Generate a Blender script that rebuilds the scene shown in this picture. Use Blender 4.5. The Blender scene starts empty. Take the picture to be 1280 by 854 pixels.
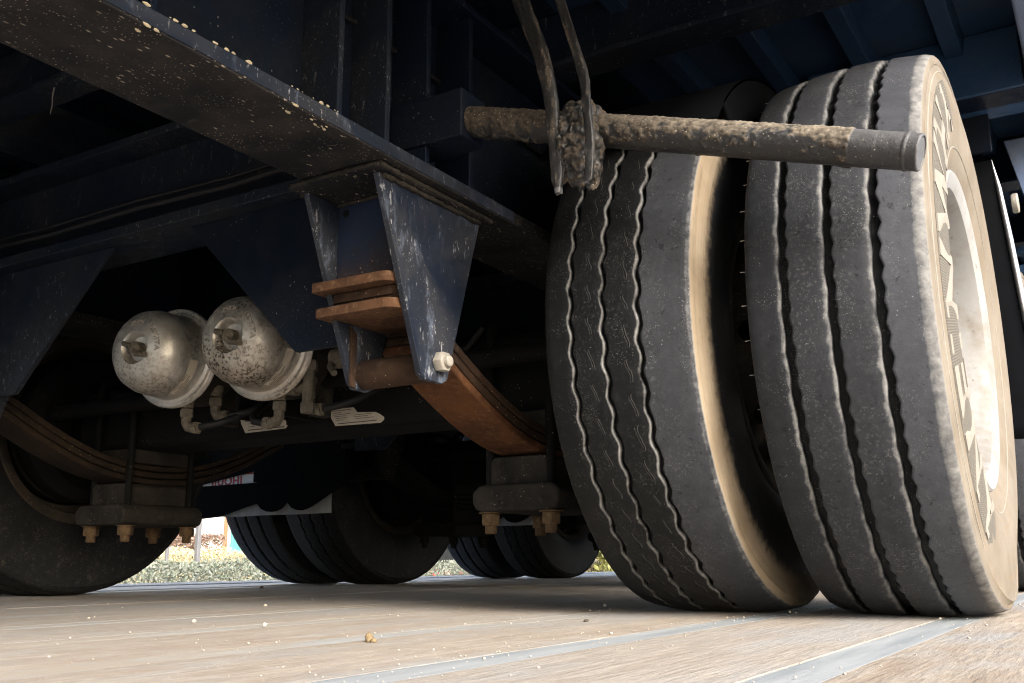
import bpy, bmesh, math, random
from mathutils import Vector, Matrix, noise
R = math.radians
rnd = random.Random(7)
S = bpy.context.scene
COL = S.collection

# ------------------------------------------------------------------ camera
cam_d = bpy.data.cameras.new('camera'); cam = bpy.data.objects.new('camera', cam_d); COL.objects.link(cam)
cam_d.sensor_width = 36; cam_d.lens = 34.807; cam_d.clip_start = 0.02; cam_d.clip_end = 2000
CAMZ = 0.0773
yaw, pit, rol = R(31.3843), R(12.529), R(0.2757)
r0 = Vector((math.cos(yaw), math.sin(yaw), 0)); f0 = Vector((-math.sin(yaw), math.cos(yaw), 0)); u0 = Vector((0, 0, 1))
fw = f0*math.cos(pit)+u0*math.sin(pit); up = -f0*math.sin(pit)+u0*math.cos(pit)
ri = r0*math.cos(rol)-up*math.sin(rol); uu = r0*math.sin(rol)+up*math.cos(rol)
m3 = Matrix((ri, uu, -fw)).transposed().to_4x4(); m3.translation = (0, 0, CAMZ)
cam.matrix_world = m3
cam_d.dof.use_dof = False
S.camera = cam

# ------------------------------------------------------------------ sky, sun, exposure
SUN_EL, SUN_AZ = R(29), R(118)     # azimuth clockwise from +Y (ahead): behind the camera, to the right
w = bpy.data.worlds.new('World'); S.world = w; w.use_nodes = True
nt = w.node_tree; nt.nodes.clear()
sky = nt.nodes.new('ShaderNodeTexSky'); sky.sky_type = 'NISHITA'; sky.sun_disc = False
sky.sun_elevation = SUN_EL; sky.sun_rotation = SUN_AZ; sky.dust_density = 4.0; sky.air_density = 1.0; sky.ozone_density = 1.0
hs = nt.nodes.new('ShaderNodeHueSaturation'); hs.inputs['Saturation'].default_value = 0.92   # thin white cloud
bg = nt.nodes.new('ShaderNodeBackground'); bg.inputs['Strength'].default_value = 0.15
wo = nt.nodes.new('ShaderNodeOutputWorld')
nt.links.new(sky.outputs[0], hs.inputs['Color']); nt.links.new(hs.outputs[0], bg.inputs['Color']); nt.links.new(bg.outputs[0], wo.inputs['Surface'])
sd = bpy.data.lights.new('sun', 'SUN'); sun = bpy.data.objects.new('sun', sd); COL.objects.link(sun)
sd.energy = 2.0; sd.angle = R(26); sd.color = (1.0, 0.995, 0.98)
dv = Vector((math.sin(SUN_AZ)*math.cos(SUN_EL), math.cos(SUN_AZ)*math.cos(SUN_EL), math.sin(SUN_EL)))
sun.rotation_euler = dv.to_track_quat('Z', 'Y').to_euler(); sun.location = dv*30
vs = S.view_settings; vs.view_transform = 'Standard'; vs.look = 'None'; vs.gamma = 1.0; vs.use_curve_mapping = False
vs.exposure = 1.5
S.render.engine = 'CYCLES'
S.cycles.adaptive_threshold = .03; S.cycles.filter_width = 1.15; S.cycles.max_bounces = 6; S.cycles.diffuse_bounces = 3; S.cycles.glossy_bounces = 2; S.cycles.transmission_bounces = 2

# ------------------------------------------------------------------ material helper
class NB:
    def __init__(s, name):
        s.m = bpy.data.materials.new(name); s.m.use_nodes = True; s.t = s.m.node_tree
        s.t.nodes.clear(); s.out = s.t.nodes.new('ShaderNodeOutputMaterial')
        s.b = s.t.nodes.new('ShaderNodeBsdfPrincipled'); s.t.links.new(s.b.outputs[0], s.out.inputs['Surface'])
        s.tc = None
    def put(s, sock, v):
        if hasattr(v, 'is_output'): s.t.links.new(v, sock)
        elif isinstance(v, tuple) and len(v) == 3 and sock.type == 'RGBA': sock.default_value = (*v, 1)
        else: sock.default_value = v
    def n(s, typ, attrs=None, **inp):
        nd = s.t.nodes.new('ShaderNode'+typ)
        for k, v in (attrs or {}).items(): setattr(nd, k, v)
        for k, v in inp.items():
            key = int(k[1:]) if k[0] == 'i' and k[1:].isdigit() else k.replace('_', ' ')
            s.put(nd.inputs[key], v)
        return nd
    def obj(s):
        if not s.tc: s.tc = s.n('TexCoord')
        return s.tc.outputs['Object']
    def attr(s, name, out='Fac'): return s.n('Attribute', {'attribute_name': name}).outputs[out]
    def scale(s, co, v, loc=(0, 0, 0)): return s.n('Mapping', Vector=co, Scale=v, Location=loc).outputs[0]
    def noise(s, sc, co=None, det=4.0, ro=0.55, dist=0.0):
        return s.n('TexNoise', Vector=co if co is not None else s.obj(), Scale=sc, Detail=min(det, 4.5), Roughness=ro, Distortion=dist).outputs['Fac']
    def vor(s, sc, co=None, out='Distance', feat='F1'):
        return s.n('TexVoronoi', {'feature': feat}, Vector=co if co is not None else s.obj(), Scale=sc).outputs[out]
    def ramp(s, f, a, b, lo=0.0, hi=1.0):
        return s.n('MapRange', {'clamp': True}, Value=f, From_Min=a, From_Max=b, To_Min=lo, To_Max=hi).outputs[0]
    def math(s, op, a, b=0.0, c=0.0):
        nd = s.t.nodes.new('ShaderNodeMath'); nd.operation = op
        for i, v in enumerate((a, b, c)): s.put(nd.inputs[i], v)
        return nd.outputs[0]
    def mix(s, f, a, b):
        nd = s.t.nodes.new('ShaderNodeMix'); nd.data_type = 'RGBA'
        s.put(nd.inputs[0], f); s.put(nd.inputs[6], a); s.put(nd.inputs[7], b); return nd.outputs[2]
    def sep(s, v): return s.n('SeparateXYZ', Vector=v).outputs
    def rand(s): return s.n('ObjectInfo').outputs['Random']
    def fin(s, col, rough=0.6, metal=0.0, bump=None, bd=0.002, bs=1.0, spec=0.5):
        s.put(s.b.inputs['Base Color'], col); s.put(s.b.inputs['Roughness'], rough); s.put(s.b.inputs['Metallic'], metal)
        s.put(s.b.inputs['Specular IOR Level'], spec)
        if bump is not None:
            bn = s.n('Bump', Strength=bs, Distance=bd, Height=bump); s.t.links.new(bn.outputs[0], s.b.inputs['Normal'])
        return s.m
def specks(b, sc, thr, co=None, gate_sc=6.0, g0=.5, g1=.62):
    v = b.vor(sc, co); g = b.noise(gate_sc, co)
    return b.math('MULTIPLY', b.ramp(v, thr, thr*.6), b.ramp(g, g0, g1))

M = {}
def paint(name, base, dust, dusty, scuff=0.0, scuffcol=(.16, .19, .25), rough=.42, spk=.6, sp=.12):
    b = NB(name); o = b.obj()
    n1 = b.noise(7, o, 6, .65); n2 = b.noise(60, o, 4)
    st = b.noise(14, b.scale(o, (3, 3, .25)), 5, .6)
    d = b.ramp(b.math('ADD', n1, b.math('MULTIPLY', n2, .25)), .62-dusty*.2, .95-dusty*.2)
    d = b.math('MAXIMUM', d, b.ramp(st, .56, .85, 0, .45*(.3+dusty)))
    c = b.mix(b.math('MULTIPLY', d, .75), base, dust)
    if scuff:
        sc = b.noise(34, b.scale(o, (1, 1, .4)), 8, .75); g = b.noise(5, o, 3)
        f = b.math('MULTIPLY', b.ramp(sc, .55, .72), b.ramp(g, .40, .62))
        c = b.mix(b.math('MULTIPLY', f, scuff), c, scuffcol)
        f2 = b.math('MULTIPLY', b.ramp(b.noise(120, b.scale(o, (1, 1, .35)), 3, .7), .62, .7), b.ramp(g, .35, .6))
        c = b.mix(b.math('MULTIPLY', f2, scuff), c, (.30, .31, .33))
    if name == 'navy_paint_front':
        zz = b.sep(o)[2]; stn = b.ramp(b.math('ADD', b.math('MULTIPLY', zz, -9.0), b.math('MULTIPLY', b.noise(22, b.scale(o, (2, 1, .5)), 4, .6), .9)), .28, .85)
        c = b.mix(b.math('MULTIPLY', stn, .85), c, (.040, .022, .013))
    s1 = specks(b, 85, .13, o, 9, .50, .60)
    s2 = specks(b, 210, .16, b.scale(o, (1, .6, 1)), 4, .45, .6)
    f = b.math('MULTIPLY', b.math('MAXIMUM', s1, b.math('MULTIPLY', s2, .6)), spk)
    c = b.mix(f, c, (.36, .33, .29))
    return b.fin(c, b.ramp(d, 0, 1, rough, .85), 0, b.math('ADD', b.math('MULTIPLY', n2, .4), b.math('MULTIPLY', d, .8)), .0012, .5, sp)
NAVY = (.0045, .0080, .0170)
M['navy'] = paint('navy_paint', NAVY, (.0095, .0105, .0130), .25)
M['navy_dusty'] = paint('navy_paint_dusty', (.0080, .0125, .0220), (.0200, .0205, .0225), .45, .3, (.05, .055, .06))
M['navy_scuffed'] = paint('navy_paint_scuffed', (.0095, .0145, .0270), (.036, .037, .042), .45, 1.0, (.11, .135, .185), sp=.3)
M['navy_front'] = paint('navy_paint_front', (.0135, .0210, .0430), (.024, .021, .019), .3, .0, spk=.5, sp=.15)
M['navy_bright'] = paint('navy_paint_lit', (.024, .056, .115), (.05, .07, .10), .25, spk=.25)  # lighter copy of the navy, light from the open side painted in
M['navy_mid'] = paint('navy_paint_floor_lit', (.013, .029, .060), (.03, .04, .06), .25, spk=.2)  # floor navy lightened for the light on the right-hand side
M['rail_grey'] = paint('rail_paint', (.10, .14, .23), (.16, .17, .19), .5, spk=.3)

def grime():
    b = NB('grimy_flange'); o = b.obj()
    n1 = b.noise(9, o, 8, .68); n2 = b.noise(45, o, 6, .7); n3 = b.noise(3.2, o, 3)
    c = b.mix(b.ramp(n1, .35, .65), (.0080, .0088, .0108), (.028, .0250, .0240))
    c = b.mix(b.ramp(n3, .56, .63, 0, .85), c, (.004, .005, .0075))
    c = b.mix(b.ramp(n2, .60, .75, 0, .5), c, (.052, .045, .039))
    f1 = b.math('MULTIPLY', b.ramp(b.vor(95, b.scale(o, (1, .45, 1))), .17, .07), b.ramp(b.noise(9, o), .44, .54))
    f2 = b.math('MULTIPLY', b.ramp(b.vor(240, b.scale(o, (.7, 1, 1))), .20, .09), b.ramp(b.noise(13, o), .44, .56))
    c = b.mix(b.math('MULTIPLY', b.math('MAXIMUM', f1, f2), .75), c, (.42, .36, .29))
    return b.fin(c, .85, 0, b.math('ADD', n2, b.math('MULTIPLY', f1, .8)), .002, .7, .15)
M['grime'] = grime()

def rust(name, a, bcol, hi, rough=.88, sc=1.0):
    b = NB(name); o = b.obj()
    n1 = b.noise(12*sc, o, 7, .65); n2 = b.noise(80*sc, o, 5, .7)
    c = b.mix(b.ramp(n1, .34, .66), a, bcol); c = b.mix(b.ramp(n2, .52, .74, 0, .7), c, hi)
    c = b.mix(specks(b, 120, .14, b.scale(o, (1, .5, 1)), 10, .54, .62), c, (.34, .27, .2))
    return b.fin(c, rough, 0, n2, .0015, .8, .18)
M['rust'] = rust('rusty_steel', (.036, .019, .0115), (.105, .052, .027), (.19, .12, .072))
M['rust_leaf'] = rust('rusty_leaf', (.044, .018, .009), (.108, .045, .018), (.15, .082, .043))
M['rust_dark'] = rust('dark_rust', (.016, .0095, .0066), (.042, .023, .0135), (.066, .042, .027))
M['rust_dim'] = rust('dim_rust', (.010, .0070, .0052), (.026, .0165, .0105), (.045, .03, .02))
M['rust_nut'] = rust('ochre_rust', (.050, .034, .021), (.115, .072, .038), (.19, .135, .08), sc=2)
M['cast'] = rust('dirty_casting', (.011, .010, .009), (.032, .0275, .023), (.05, .042, .034))
M['black'] = rust('black_undercoat', (.0018, .0018, .0020), (.0040, .0039, .0038), (.008, .0075, .007), .8)
M['shade_black'] = rust('shaded_rust', (.0022, .0020, .0020), (.005, .004, .0035), (.009, .007, .006))  # near-black rust with the deep underbody shade put into its colour
M['zinc'] = rust('dusty_zinc', (.22, .205, .18), (.36, .335, .29), (.42, .39, .34), .6, 3)
M['fitting'] = rust('dusty_brass', (.060, .052, .040), (.125, .108, .084), (.19, .165, .13), .6, 3)

def chamber(name, bare, pit, tarn):
    b = NB(name); o = b.obj()
    n1 = b.noise(14, o, 6, .65); n2 = b.noise(90, o, 5, .65); n3 = b.noise(170, o, 3, .6)
    gate = b.ramp(b.noise(11, o, 3), .42, .60)
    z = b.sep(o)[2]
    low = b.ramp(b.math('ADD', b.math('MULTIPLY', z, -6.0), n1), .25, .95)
    f = b.math('MULTIPLY', b.ramp(n3, .515, .585), gate)
    c = b.mix(b.ramp(n1, .36, .62, 0, tarn), bare, (.17, .14, .105))
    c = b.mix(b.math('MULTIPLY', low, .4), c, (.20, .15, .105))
    c = b.mix(b.math('MULTIPLY', f, pit), c, (.055, .045, .036))
    c = b.mix(b.ramp(n2, .60, .72, 0, .45), c, (.34, .29, .23))
    return b.fin(c, b.ramp(n1, .3, .7, .36, .58), b.ramp(n2, .45, .7, .88, .45), b.math('SUBTRACT', n2, b.math('MULTIPLY', f, .6)), .0008, .6)
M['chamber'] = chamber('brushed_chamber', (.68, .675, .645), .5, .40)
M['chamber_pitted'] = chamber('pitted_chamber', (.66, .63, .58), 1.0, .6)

def tyre_mat(name, sipes, tans):
    b = NB(name); o = b.obj(); d = b.attr('dust'); tc = b.attr('tc', 'Vector'); u, x, r = b.sep(tc)
    n1 = b.noise(9, o, 6, .62); n2 = b.noise(70, o, 5, .65); n3 = b.noise(300, o, 3)
    film = b.attr('film')
    c = b.mix(b.ramp(n1, .38, .68), (.0030, .0032, .0034), (.0065, .0066, .0068))
    c = b.mix(b.ramp(n2, .54, .70, 0, .6), c, (.015, .015, .015))
    fm = b.math('MULTIPLY', film, b.math('ADD', b.ramp(n2, .35, .65, .85, 1.08), b.math('MULTIPLY', b.math('SUBTRACT', n1, .5), .7)))
    c = b.mix(fm, c, (.074, .078, .090))
    n4 = b.noise(210, o, 4, .7); n5 = b.noise(16, o, 3)
    rib = b.math('MULTIPLY', b.math('MULTIPLY', b.ramp(n4, .54, .66), b.ramp(n5, .38, .60)), b.ramp(b.math('ABSOLUTE', b.math('ADD', x, .004)), .068, .056))
    c = b.mix(b.math('MULTIPLY', rib, b.math('ADD', b.math('MULTIPLY', film, .9), .16)), c, (.125, .124, .122))
    c = b.mix(b.math('MULTIPLY', b.ramp(b.noise(120, o, 4, .7), .60, .68), .6), c, (.006, .006, .0065))
    sp = specks(b, 190, .15, o, 12, .50, .60)
    sp2 = specks(b, 420, .20, o, 22, .50, .58)
    c = b.mix(b.math('MULTIPLY', b.math('MAXIMUM', sp, sp2), .7), c, (.30, .285, .26))
    # dust settled on the sidewalls; worn left groove edges painted grey for dust and caught light
    dn = b.math('ADD', d, b.math('MULTIPLY', b.math('SUBTRACT', n2, .5), .9))
    df = b.math('MULTIPLY', b.ramp(dn, .18, .75), b.ramp(d, 0, .12))
    sid = b.ramp(r, .4045, .4015)       # sidewall, not tread
    streak = b.noise(60, b.n('CombineXYZ', X=b.math('MULTIPLY', u, .06), Y=b.math('MULTIPLY', r, 6.0), Z=0.0).outputs[0], 4, .6)
    tan = b.mix(b.ramp(n1, .35, .65), *tans)
    tan = b.mix(b.ramp(streak, .50, .68, 0, .6), tan, (.20, .14, .085))
    tan = b.mix(b.ramp(n2, .60, .74, 0, .3), tan, (.12, .105, .085))
    gry = b.mix(n2, (.09, .09, .088), (.30, .295, .285))
    c = b.mix(df, c, b.mix(sid, gry, tan))
    h = b.math('ADD', b.math('MULTIPLY', n2, .55), b.math('MULTIPLY', n3, .25))
    if sipes:
        for xc, ph in sipes:
            a = b.math('FRACT', b.math('ADD', b.math('DIVIDE', u, .0455), ph))
            wv = b.math('ADD', b.math('MULTIPLY', b.math('SINE', b.math('MULTIPLY', a, 6.283*1.0)), .0030), b.math('MULTIPLY', b.math('SUBTRACT', n2, .5), .006))
            ds = b.math('SUBTRACT', b.math('SUBTRACT', x, xc), wv); dd = b.math('ABSOLUTE', ds)
            ln = b.ramp(b.math('ABSOLUTE', b.math('SUBTRACT', a, .5)), b.math('MULTIPLY', b.noise(26, b.n('CombineXYZ', X=b.math('FLOOR', b.math('ADD', b.math('DIVIDE', u, .0455), ph)), Y=xc*50, Z=0.0).outputs[0], 0), .62), b.math('MULTIPLY', b.noise(26, b.n('CombineXYZ', X=b.math('FLOOR', b.math('ADD', b.math('DIVIDE', u, .0455), ph)), Y=xc*50, Z=0.0).outputs[0], 0), .56))
            s = b.math('MULTIPLY', b.ramp(dd, .0016, .0005), ln)
            h = b.math('SUBTRACT', h, b.math('MULTIPLY', s, 2.2))
            eg = b.math('MULTIPLY', b.math('MULTIPLY', b.ramp(ds, .0026, .0016), b.ramp(ds, .0005, .0012)), ln)
            c = b.mix(b.math('MULTIPLY', eg, .6), c, (.16, .155, .15)); c = b.mix(s, c, (.004, .004, .004))
    return b.fin(c, b.math('ADD', b.ramp(df, 0, 1, .50, .88), b.math('MULTIPLY', n2, .12)), 0, h, .0012, .75, .16)
M['tyre_plain'] = tyre_mat('worn_tyre_rubber', None, ((.145, .125, .098), (.20, .178, .147)))
M['tyre_siped'] = tyre_mat('siped_tyre_rubber', ((-.0345, .0), (.0195, .45)), ((.22, .172, .117), (.30, .243, .172)))

def rimm():
    b = NB('dusty_white_rim'); o = b.obj(); n1 = b.noise(14, o, 6, .7); n2 = b.noise(80, o, 4)
    c = b.mix(b.ramp(n1, .45, .72, 0, .8), (.27, .268, .262), (.155, .125, .09)); c = b.mix(b.ramp(n2, .64, .76, 0, .8), c, (.09, .065, .045))
    return b.fin(c, .5, 0, n2, .001, .4)
M['rim'] = rimm()
M['rim_dark'] = rust('dirty_inner_rim', (.016, .014, .012), (.034, .028, .022), (.055, .045, .035))
def letterm():
    b = NB('raised_lettering'); n2 = b.noise(90, None, 4)
    return b.fin(b.mix(n2, (.20, .182, .153), (.26, .238, .205)), .85, 0, n2, .001, .5)
M['letter'] = letterm()
def hatchm():
    b = NB('hatched_rubber'); o = b.obj(); y = b.sep(b.attr('tc', 'Vector'))
    f = b.math('MULTIPLY', b.ramp(b.math('SINE', b.math('MULTIPLY', y[0], 1900)), -.2, .4), b.ramp(b.math('SINE', b.math('MULTIPLY', y[2], 1900)), -.2, .4))
    return b.fin(b.mix(f, (.085, .077, .064), (.175, .158, .13)), .9, 0, f, .001, .6)
M['hatch'] = hatchm()
def woodm():
    b = NB('weathered_deck_wood'); o = b.obj(); rd = b.rand()
    co = b.n('VectorMath', {'operation': 'ADD'}, i0=o, i1=b.n('CombineXYZ', X=b.math('MULTIPLY', rd, 37.0), Y=b.math('MULTIPLY', rd, 91.0), Z=0.0).outputs[0]).outputs[0]
    g1 = b.noise(26, b.scale(co, (2.2, .30, 1)), 7, .62, .6); g2 = b.noise(90, b.scale(co, (2.0, .16, 1)), 5, .65)
    n1 = b.noise(4.2, b.scale(co, (1.6, .6, 1)), 5, .65); n3 = b.noise(40, co, 5, .7)
    c = b.mix(b.ramp(g1, .34, .66), (.275, .225, .172), (.385, .33, .268))
    c = b.mix(b.ramp(n1, .47, .62, 0, .85), c, (.31, .31, .305))
    c = b.mix(b.ramp(g2, .60, .76, 0, .6), c, (.22, .18, .145))
    c = b.mix(b.ramp(n3, .50, .68, 0, .55), c, (.42, .385, .34))
    c = b.mix(b.ramp(b.noise(6, co, 5, .7), .58, .72, 0, .4), c, (.34, .235, .165))
    c = b.mix(b.ramp(b.noise(9, b.scale(co, (1.5, .35, 1)), 5, .7), .52, .70, 0, .6), c, (.27, .20, .145)); c = b.mix(b.math('MULTIPLY', rd, .35), c, (.36, .335, .31))
    c = b.mix(specks(b, 300, .2, co, 15, .48, .58), c, (.62, .56, .47))
    return b.fin(c, .8, 0, b.math('ADD', g1, b.math('ADD', b.math('MULTIPLY', g2, .7), b.math('MULTIPLY', n3, .5))), .0025, .7)
M['wood'] = woodm()
def stripm():
    b = NB('worn_steel_strip'); o = b.obj(); rd = b.rand()
    co = b.scale(o, (1, 1, 1)); n = b.noise(30, b.scale(o, (2, .12, 1)), 6, .6); n2 = b.noise(3.0, b.scale(o, (1, .5, 1)), 5, .6); n3 = b.noise(50, b.scale(o, (1, .4, 1)), 5, .7)
    c = b.mix(b.ramp(n, .35, .68), (.30, .33, .345), (.45, .47, .48))
    px = b.sep(b.n('ObjectInfo').outputs['Location'])[0]
    cov = b.ramp(px, -.75, -.40, .62, .10)     # boards further in are walked full of dirt
    f = b.ramp(b.math('ADD', b.math('ADD', n2, b.math('MULTIPLY', n3, .4)), b.math('SUBTRACT', cov, .5)), .62, .86)
    c = b.mix(f, c, (.345, .30, .245))
    return b.fin(c, b.ramp(f, 0, 1, .42, .85), 0.0, b.math('ADD', n, f), .0015, .5)
M['strip'] = stripm()
def plain(name, c, r=.7, m=0.0, nz=.15, sc=20, sp=.5):
    b = NB(name); n = b.noise(sc, None, 5, .65)
    return b.fin(b.mix(n, tuple(v*(1-nz*1.6) for v in c), tuple(min(.95, v*(1+nz)) for v in c)), r, m, n, .001, .4, sp)
M['edge_steel'] = plain('pale_edge_steel', (.50, .50, .49), .55, .1, .3, 12)
M['hose'] = plain('black_hose', (.009, .009, .010), .6, sp=.2)
M['label'] = plain('cream_label', (.46, .41, .34), .6, 0, .25, 60)
M['ink'] = plain('label_ink', (.045, .040, .035), .7)
M['flap'] = plain('black_mudflap', (.0022, .0026, .0036), .85, 0, .3, 20, .05)
M['bead'] = plain('bright_metal_trim', (.72, .72, .72), .28, .9, .1, 60)
M['galv'] = plain('galvanised_sheet', (.27, .275, .28), .7, .0, .35, 25)
M['sign_white'] = plain('white_sign', (.72, .72, .72), .6, 0, .05)
M['sign_red'] = plain('red_sign_letters', (.42, .035, .06), .6, 0, .1)
M['grit'] = plain('pale_grit', (.48, .43, .355), .95, 0, .3, 200)
M['stone'] = plain('dark_pebble', (.08, .065, .05), .95, 0, .3, 90)
M['clod'] = plain('brown_clod', (.22, .16, .085), .95, 0, .35, 120)
M['putty'] = plain('cream_filler', (.50, .42, .28), .8, 0, .3, 120)
def mudm():
    b = NB('mud_on_steel'); o = b.obj(); d = b.attr('mud'); n2 = b.noise(120, o, 6, .7); n1 = b.noise(22, o, 5, .6)
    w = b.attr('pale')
    mud = b.mix(b.ramp(n2, .35, .68), (.016, .0125, .0095), (.078, .060, .043))
    mud = b.mix(w, mud, b.mix(n2, (.115, .095, .070), (.30, .258, .20)))
    mud = b.mix(b.ramp(b.vor(170, o), .2, .08, 0, .55), mud, (.40, .34, .26))
    steel = b.mix(n1, (.006, .006, .0065), (.022, .0215, .0215))
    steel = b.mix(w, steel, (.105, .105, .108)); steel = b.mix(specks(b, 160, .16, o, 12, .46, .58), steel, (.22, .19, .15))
    f = b.ramp(b.math('ADD', d, b.math('MULTIPLY', b.math('SUBTRACT', n2, .5), .8)), .3, .6)
    return b.fin(b.mix(f, steel, mud), b.ramp(f, 0, 1, .48, .95), 0, n2, .002, .8)
M['mud'] = mudm()

# ------------------------------------------------------------------ mesh helper
class MB:
    def __init__(s): s.v = []; s.f = []
    def add(s, vs, fs):
        o = len(s.v); s.v += [tuple(v) for v in vs]; s.f += [tuple(i+o for i in f) for f in fs]; return s
    def box(s, x0, x1, y0, y1, z0, z1):
        return s.add([(x, y, z) for z in (z0, z1) for x, y in ((x0, y0), (x1, y0), (x1, y1), (x0, y1))],
                     [(3, 2, 1, 0), (4, 5, 6, 7), (0, 1, 5, 4), (1, 2, 6, 5), (2, 3, 7, 6), (3, 0, 4, 7)])
    def prism(s, pts, axis, a, b):
        """polygon extruded along an axis; pts are the other two coordinates in xyz order"""
        n = len(pts); mk = {'x': lambda p, t: (t, p[0], p[1]), 'y': lambda p, t: (p[0], t, p[1]), 'z': lambda p, t: (p[0], p[1], t)}[axis]
        vs = [mk(p, a) for p in pts]+[mk(p, b) for p in pts]
        return s.add(vs, [tuple(range(n)), tuple(range(2*n-1, n-1, -1))]+[(i, i+n, (i+1) % n+n, (i+1) % n) for i in range(n)])
    def tube(s, path, rad, k=12, cap=True):
        path = [Vector(p) for p in path]; n = len(path); rads = rad if isinstance(rad, (list, tuple)) else [rad]*n
        t = (path[1]-path[0]).normalized(); a = t.orthogonal().normalized(); vs = []
        for i, p in enumerate(path):
            t2 = (path[min(i+1, n-1)]-path[max(i-1, 0)]).normalized()
            a = (a-t2*a.dot(t2)).normalized(); b = t2.cross(a)
            vs += [p+(a*math.cos(q)+b*math.sin(q))*rads[i] for q in (2*math.pi*j/k for j in range(k))]
        fs = [(i*k+j, i*k+(j+1) % k, (i+1)*k+(j+1) % k, (i+1)*k+j) for i in range(n-1) for j in range(k)]
        if cap: fs += [tuple(range(k-1, -1, -1)), tuple((n-1)*k+j for j in range(k))]
        return s.add(vs, fs)
    def lathe(s, prof, axis, c, k=48, close=False):
        """prof: (along, radius)"""
        vs = []; n = len(prof)
        for h, r in prof:
            for j in range(k):
                q = 2*math.pi*j/k; ca, sa = math.cos(q)*r, math.sin(q)*r
                vs.append({'x': (c[0]+h, c[1]+ca, c[2]+sa), 'y': (c[0]+ca, c[1]+h, c[2]+sa), 'z': (c[0]+ca, c[1]+sa, c[2]+h)}[axis])
        m = n if close else n-1
        return s.add(vs, [(i*k+j, i*k+(j+1) % k, ((i+1) % n)*k+(j+1) % k, ((i+1) % n)*k+j) for i in range(m) for j in range(k)])
    def hexnut(s, c, axis, r, h0, h1):
        pr = [(h0, 0.0001), (h0, r*.93), (h0+(h1-h0)*.12, r), (h1-(h1-h0)*.12, r), (h1, r*.93), (h1, .0001)]
        return s.lathe(pr, axis, c, 6)
WL = {}
def link(o, parent, org):
    COL.objects.link(o); org = Vector(org); WL[o.name] = org
    if parent is not None:
        o.parent = parent; o.location = org-WL[parent.name]
    else: o.location = org
    return o
def empty(name, org, parent=None):
    o = bpy.data.objects.new(name, None); o.empty_display_size = .1; return link(o, parent, org)
def build(mb, name, mat, parent=None, org=(0, 0, 0), smooth=None, bevel=0, seg=2, attrs=None):
    me = bpy.data.meshes.new(name); org = Vector(org)
    me.from_pydata([Vector(v)-org for v in mb.v], [], mb.f)
    bm = bmesh.new(); bm.from_mesh(me); bmesh.ops.recalc_face_normals(bm, faces=bm.faces); bm.to_mesh(me); bm.free()
    me.materials.append(M[mat] if isinstance(mat, str) else mat)
    for k, (ty, vals) in (attrs or {}).items():
        a = me.attributes.new(k, ty, 'POINT')
        if ty == 'FLOAT': a.data.foreach_set('value', vals)
        else: a.data.foreach_set('vector', [c for v in vals for c in v])
    o = bpy.data.objects.new(name, me)
    if smooth is not None:
        me.polygons.foreach_set('use_smooth', [True]*len(me.polygons)); me.set_sharp_from_angle(angle=R(smooth))
    if bevel:
        md = o.modifiers.new('edge', 'BEVEL'); md.width = bevel; md.segments = seg; md.limit_method = 'ANGLE'; md.angle_limit = R(35)
        if smooth is None: me.polygons.foreach_set('use_smooth', [True]*len(me.polygons)); md.harden_normals = True
    return link(o, parent, org)
def tag(o, label=None, cat=None, group=None, kind=None):
    for k, v in (('label', label), ('category', cat), ('group', group), ('kind', kind)):
        if v: o[k] = v
    return o
def copy_tree(o, off, parent, flip=None):
    """copy of a part with its sub-parts; flip = turned half round about the vertical"""
    c = o.copy(); COL.objects.link(c); c.parent = parent
    c.location = o.location+Vector(off)
    if flip: c.rotation_euler.z = o.rotation_euler.z+math.pi
    for ch in o.children:
        g = ch.copy(); COL.objects.link(g); g.parent = c
        for gg in ch.children:
            h = gg.copy(); COL.objects.link(h); h.parent = g
    return c
def text_mesh(body, size, depth, res=3):
    cu = bpy.data.curves.new('t', 'FONT'); cu.body = body; cu.size = size; cu.extrude = depth; cu.resolution_u = res; cu.space_character = 1.12; cu.offset = size*.034
    o = bpy.data.objects.new('t', cu); COL.objects.link(o)
    dg = bpy.context.evaluated_depsgraph_get(); me = bpy.data.meshes.new_from_object(o.evaluated_get(dg))
    vs = [v.co.copy() for v in me.vertices]; fs = [tuple(p.vertices) for p in me.polygons]
    bpy.data.objects.remove(o); bpy.data.meshes.remove(me); return vs, fs
def hump(p, sc): return noise.fractal(Vector(p)*sc, 1.0, 2.0, 5)

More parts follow.
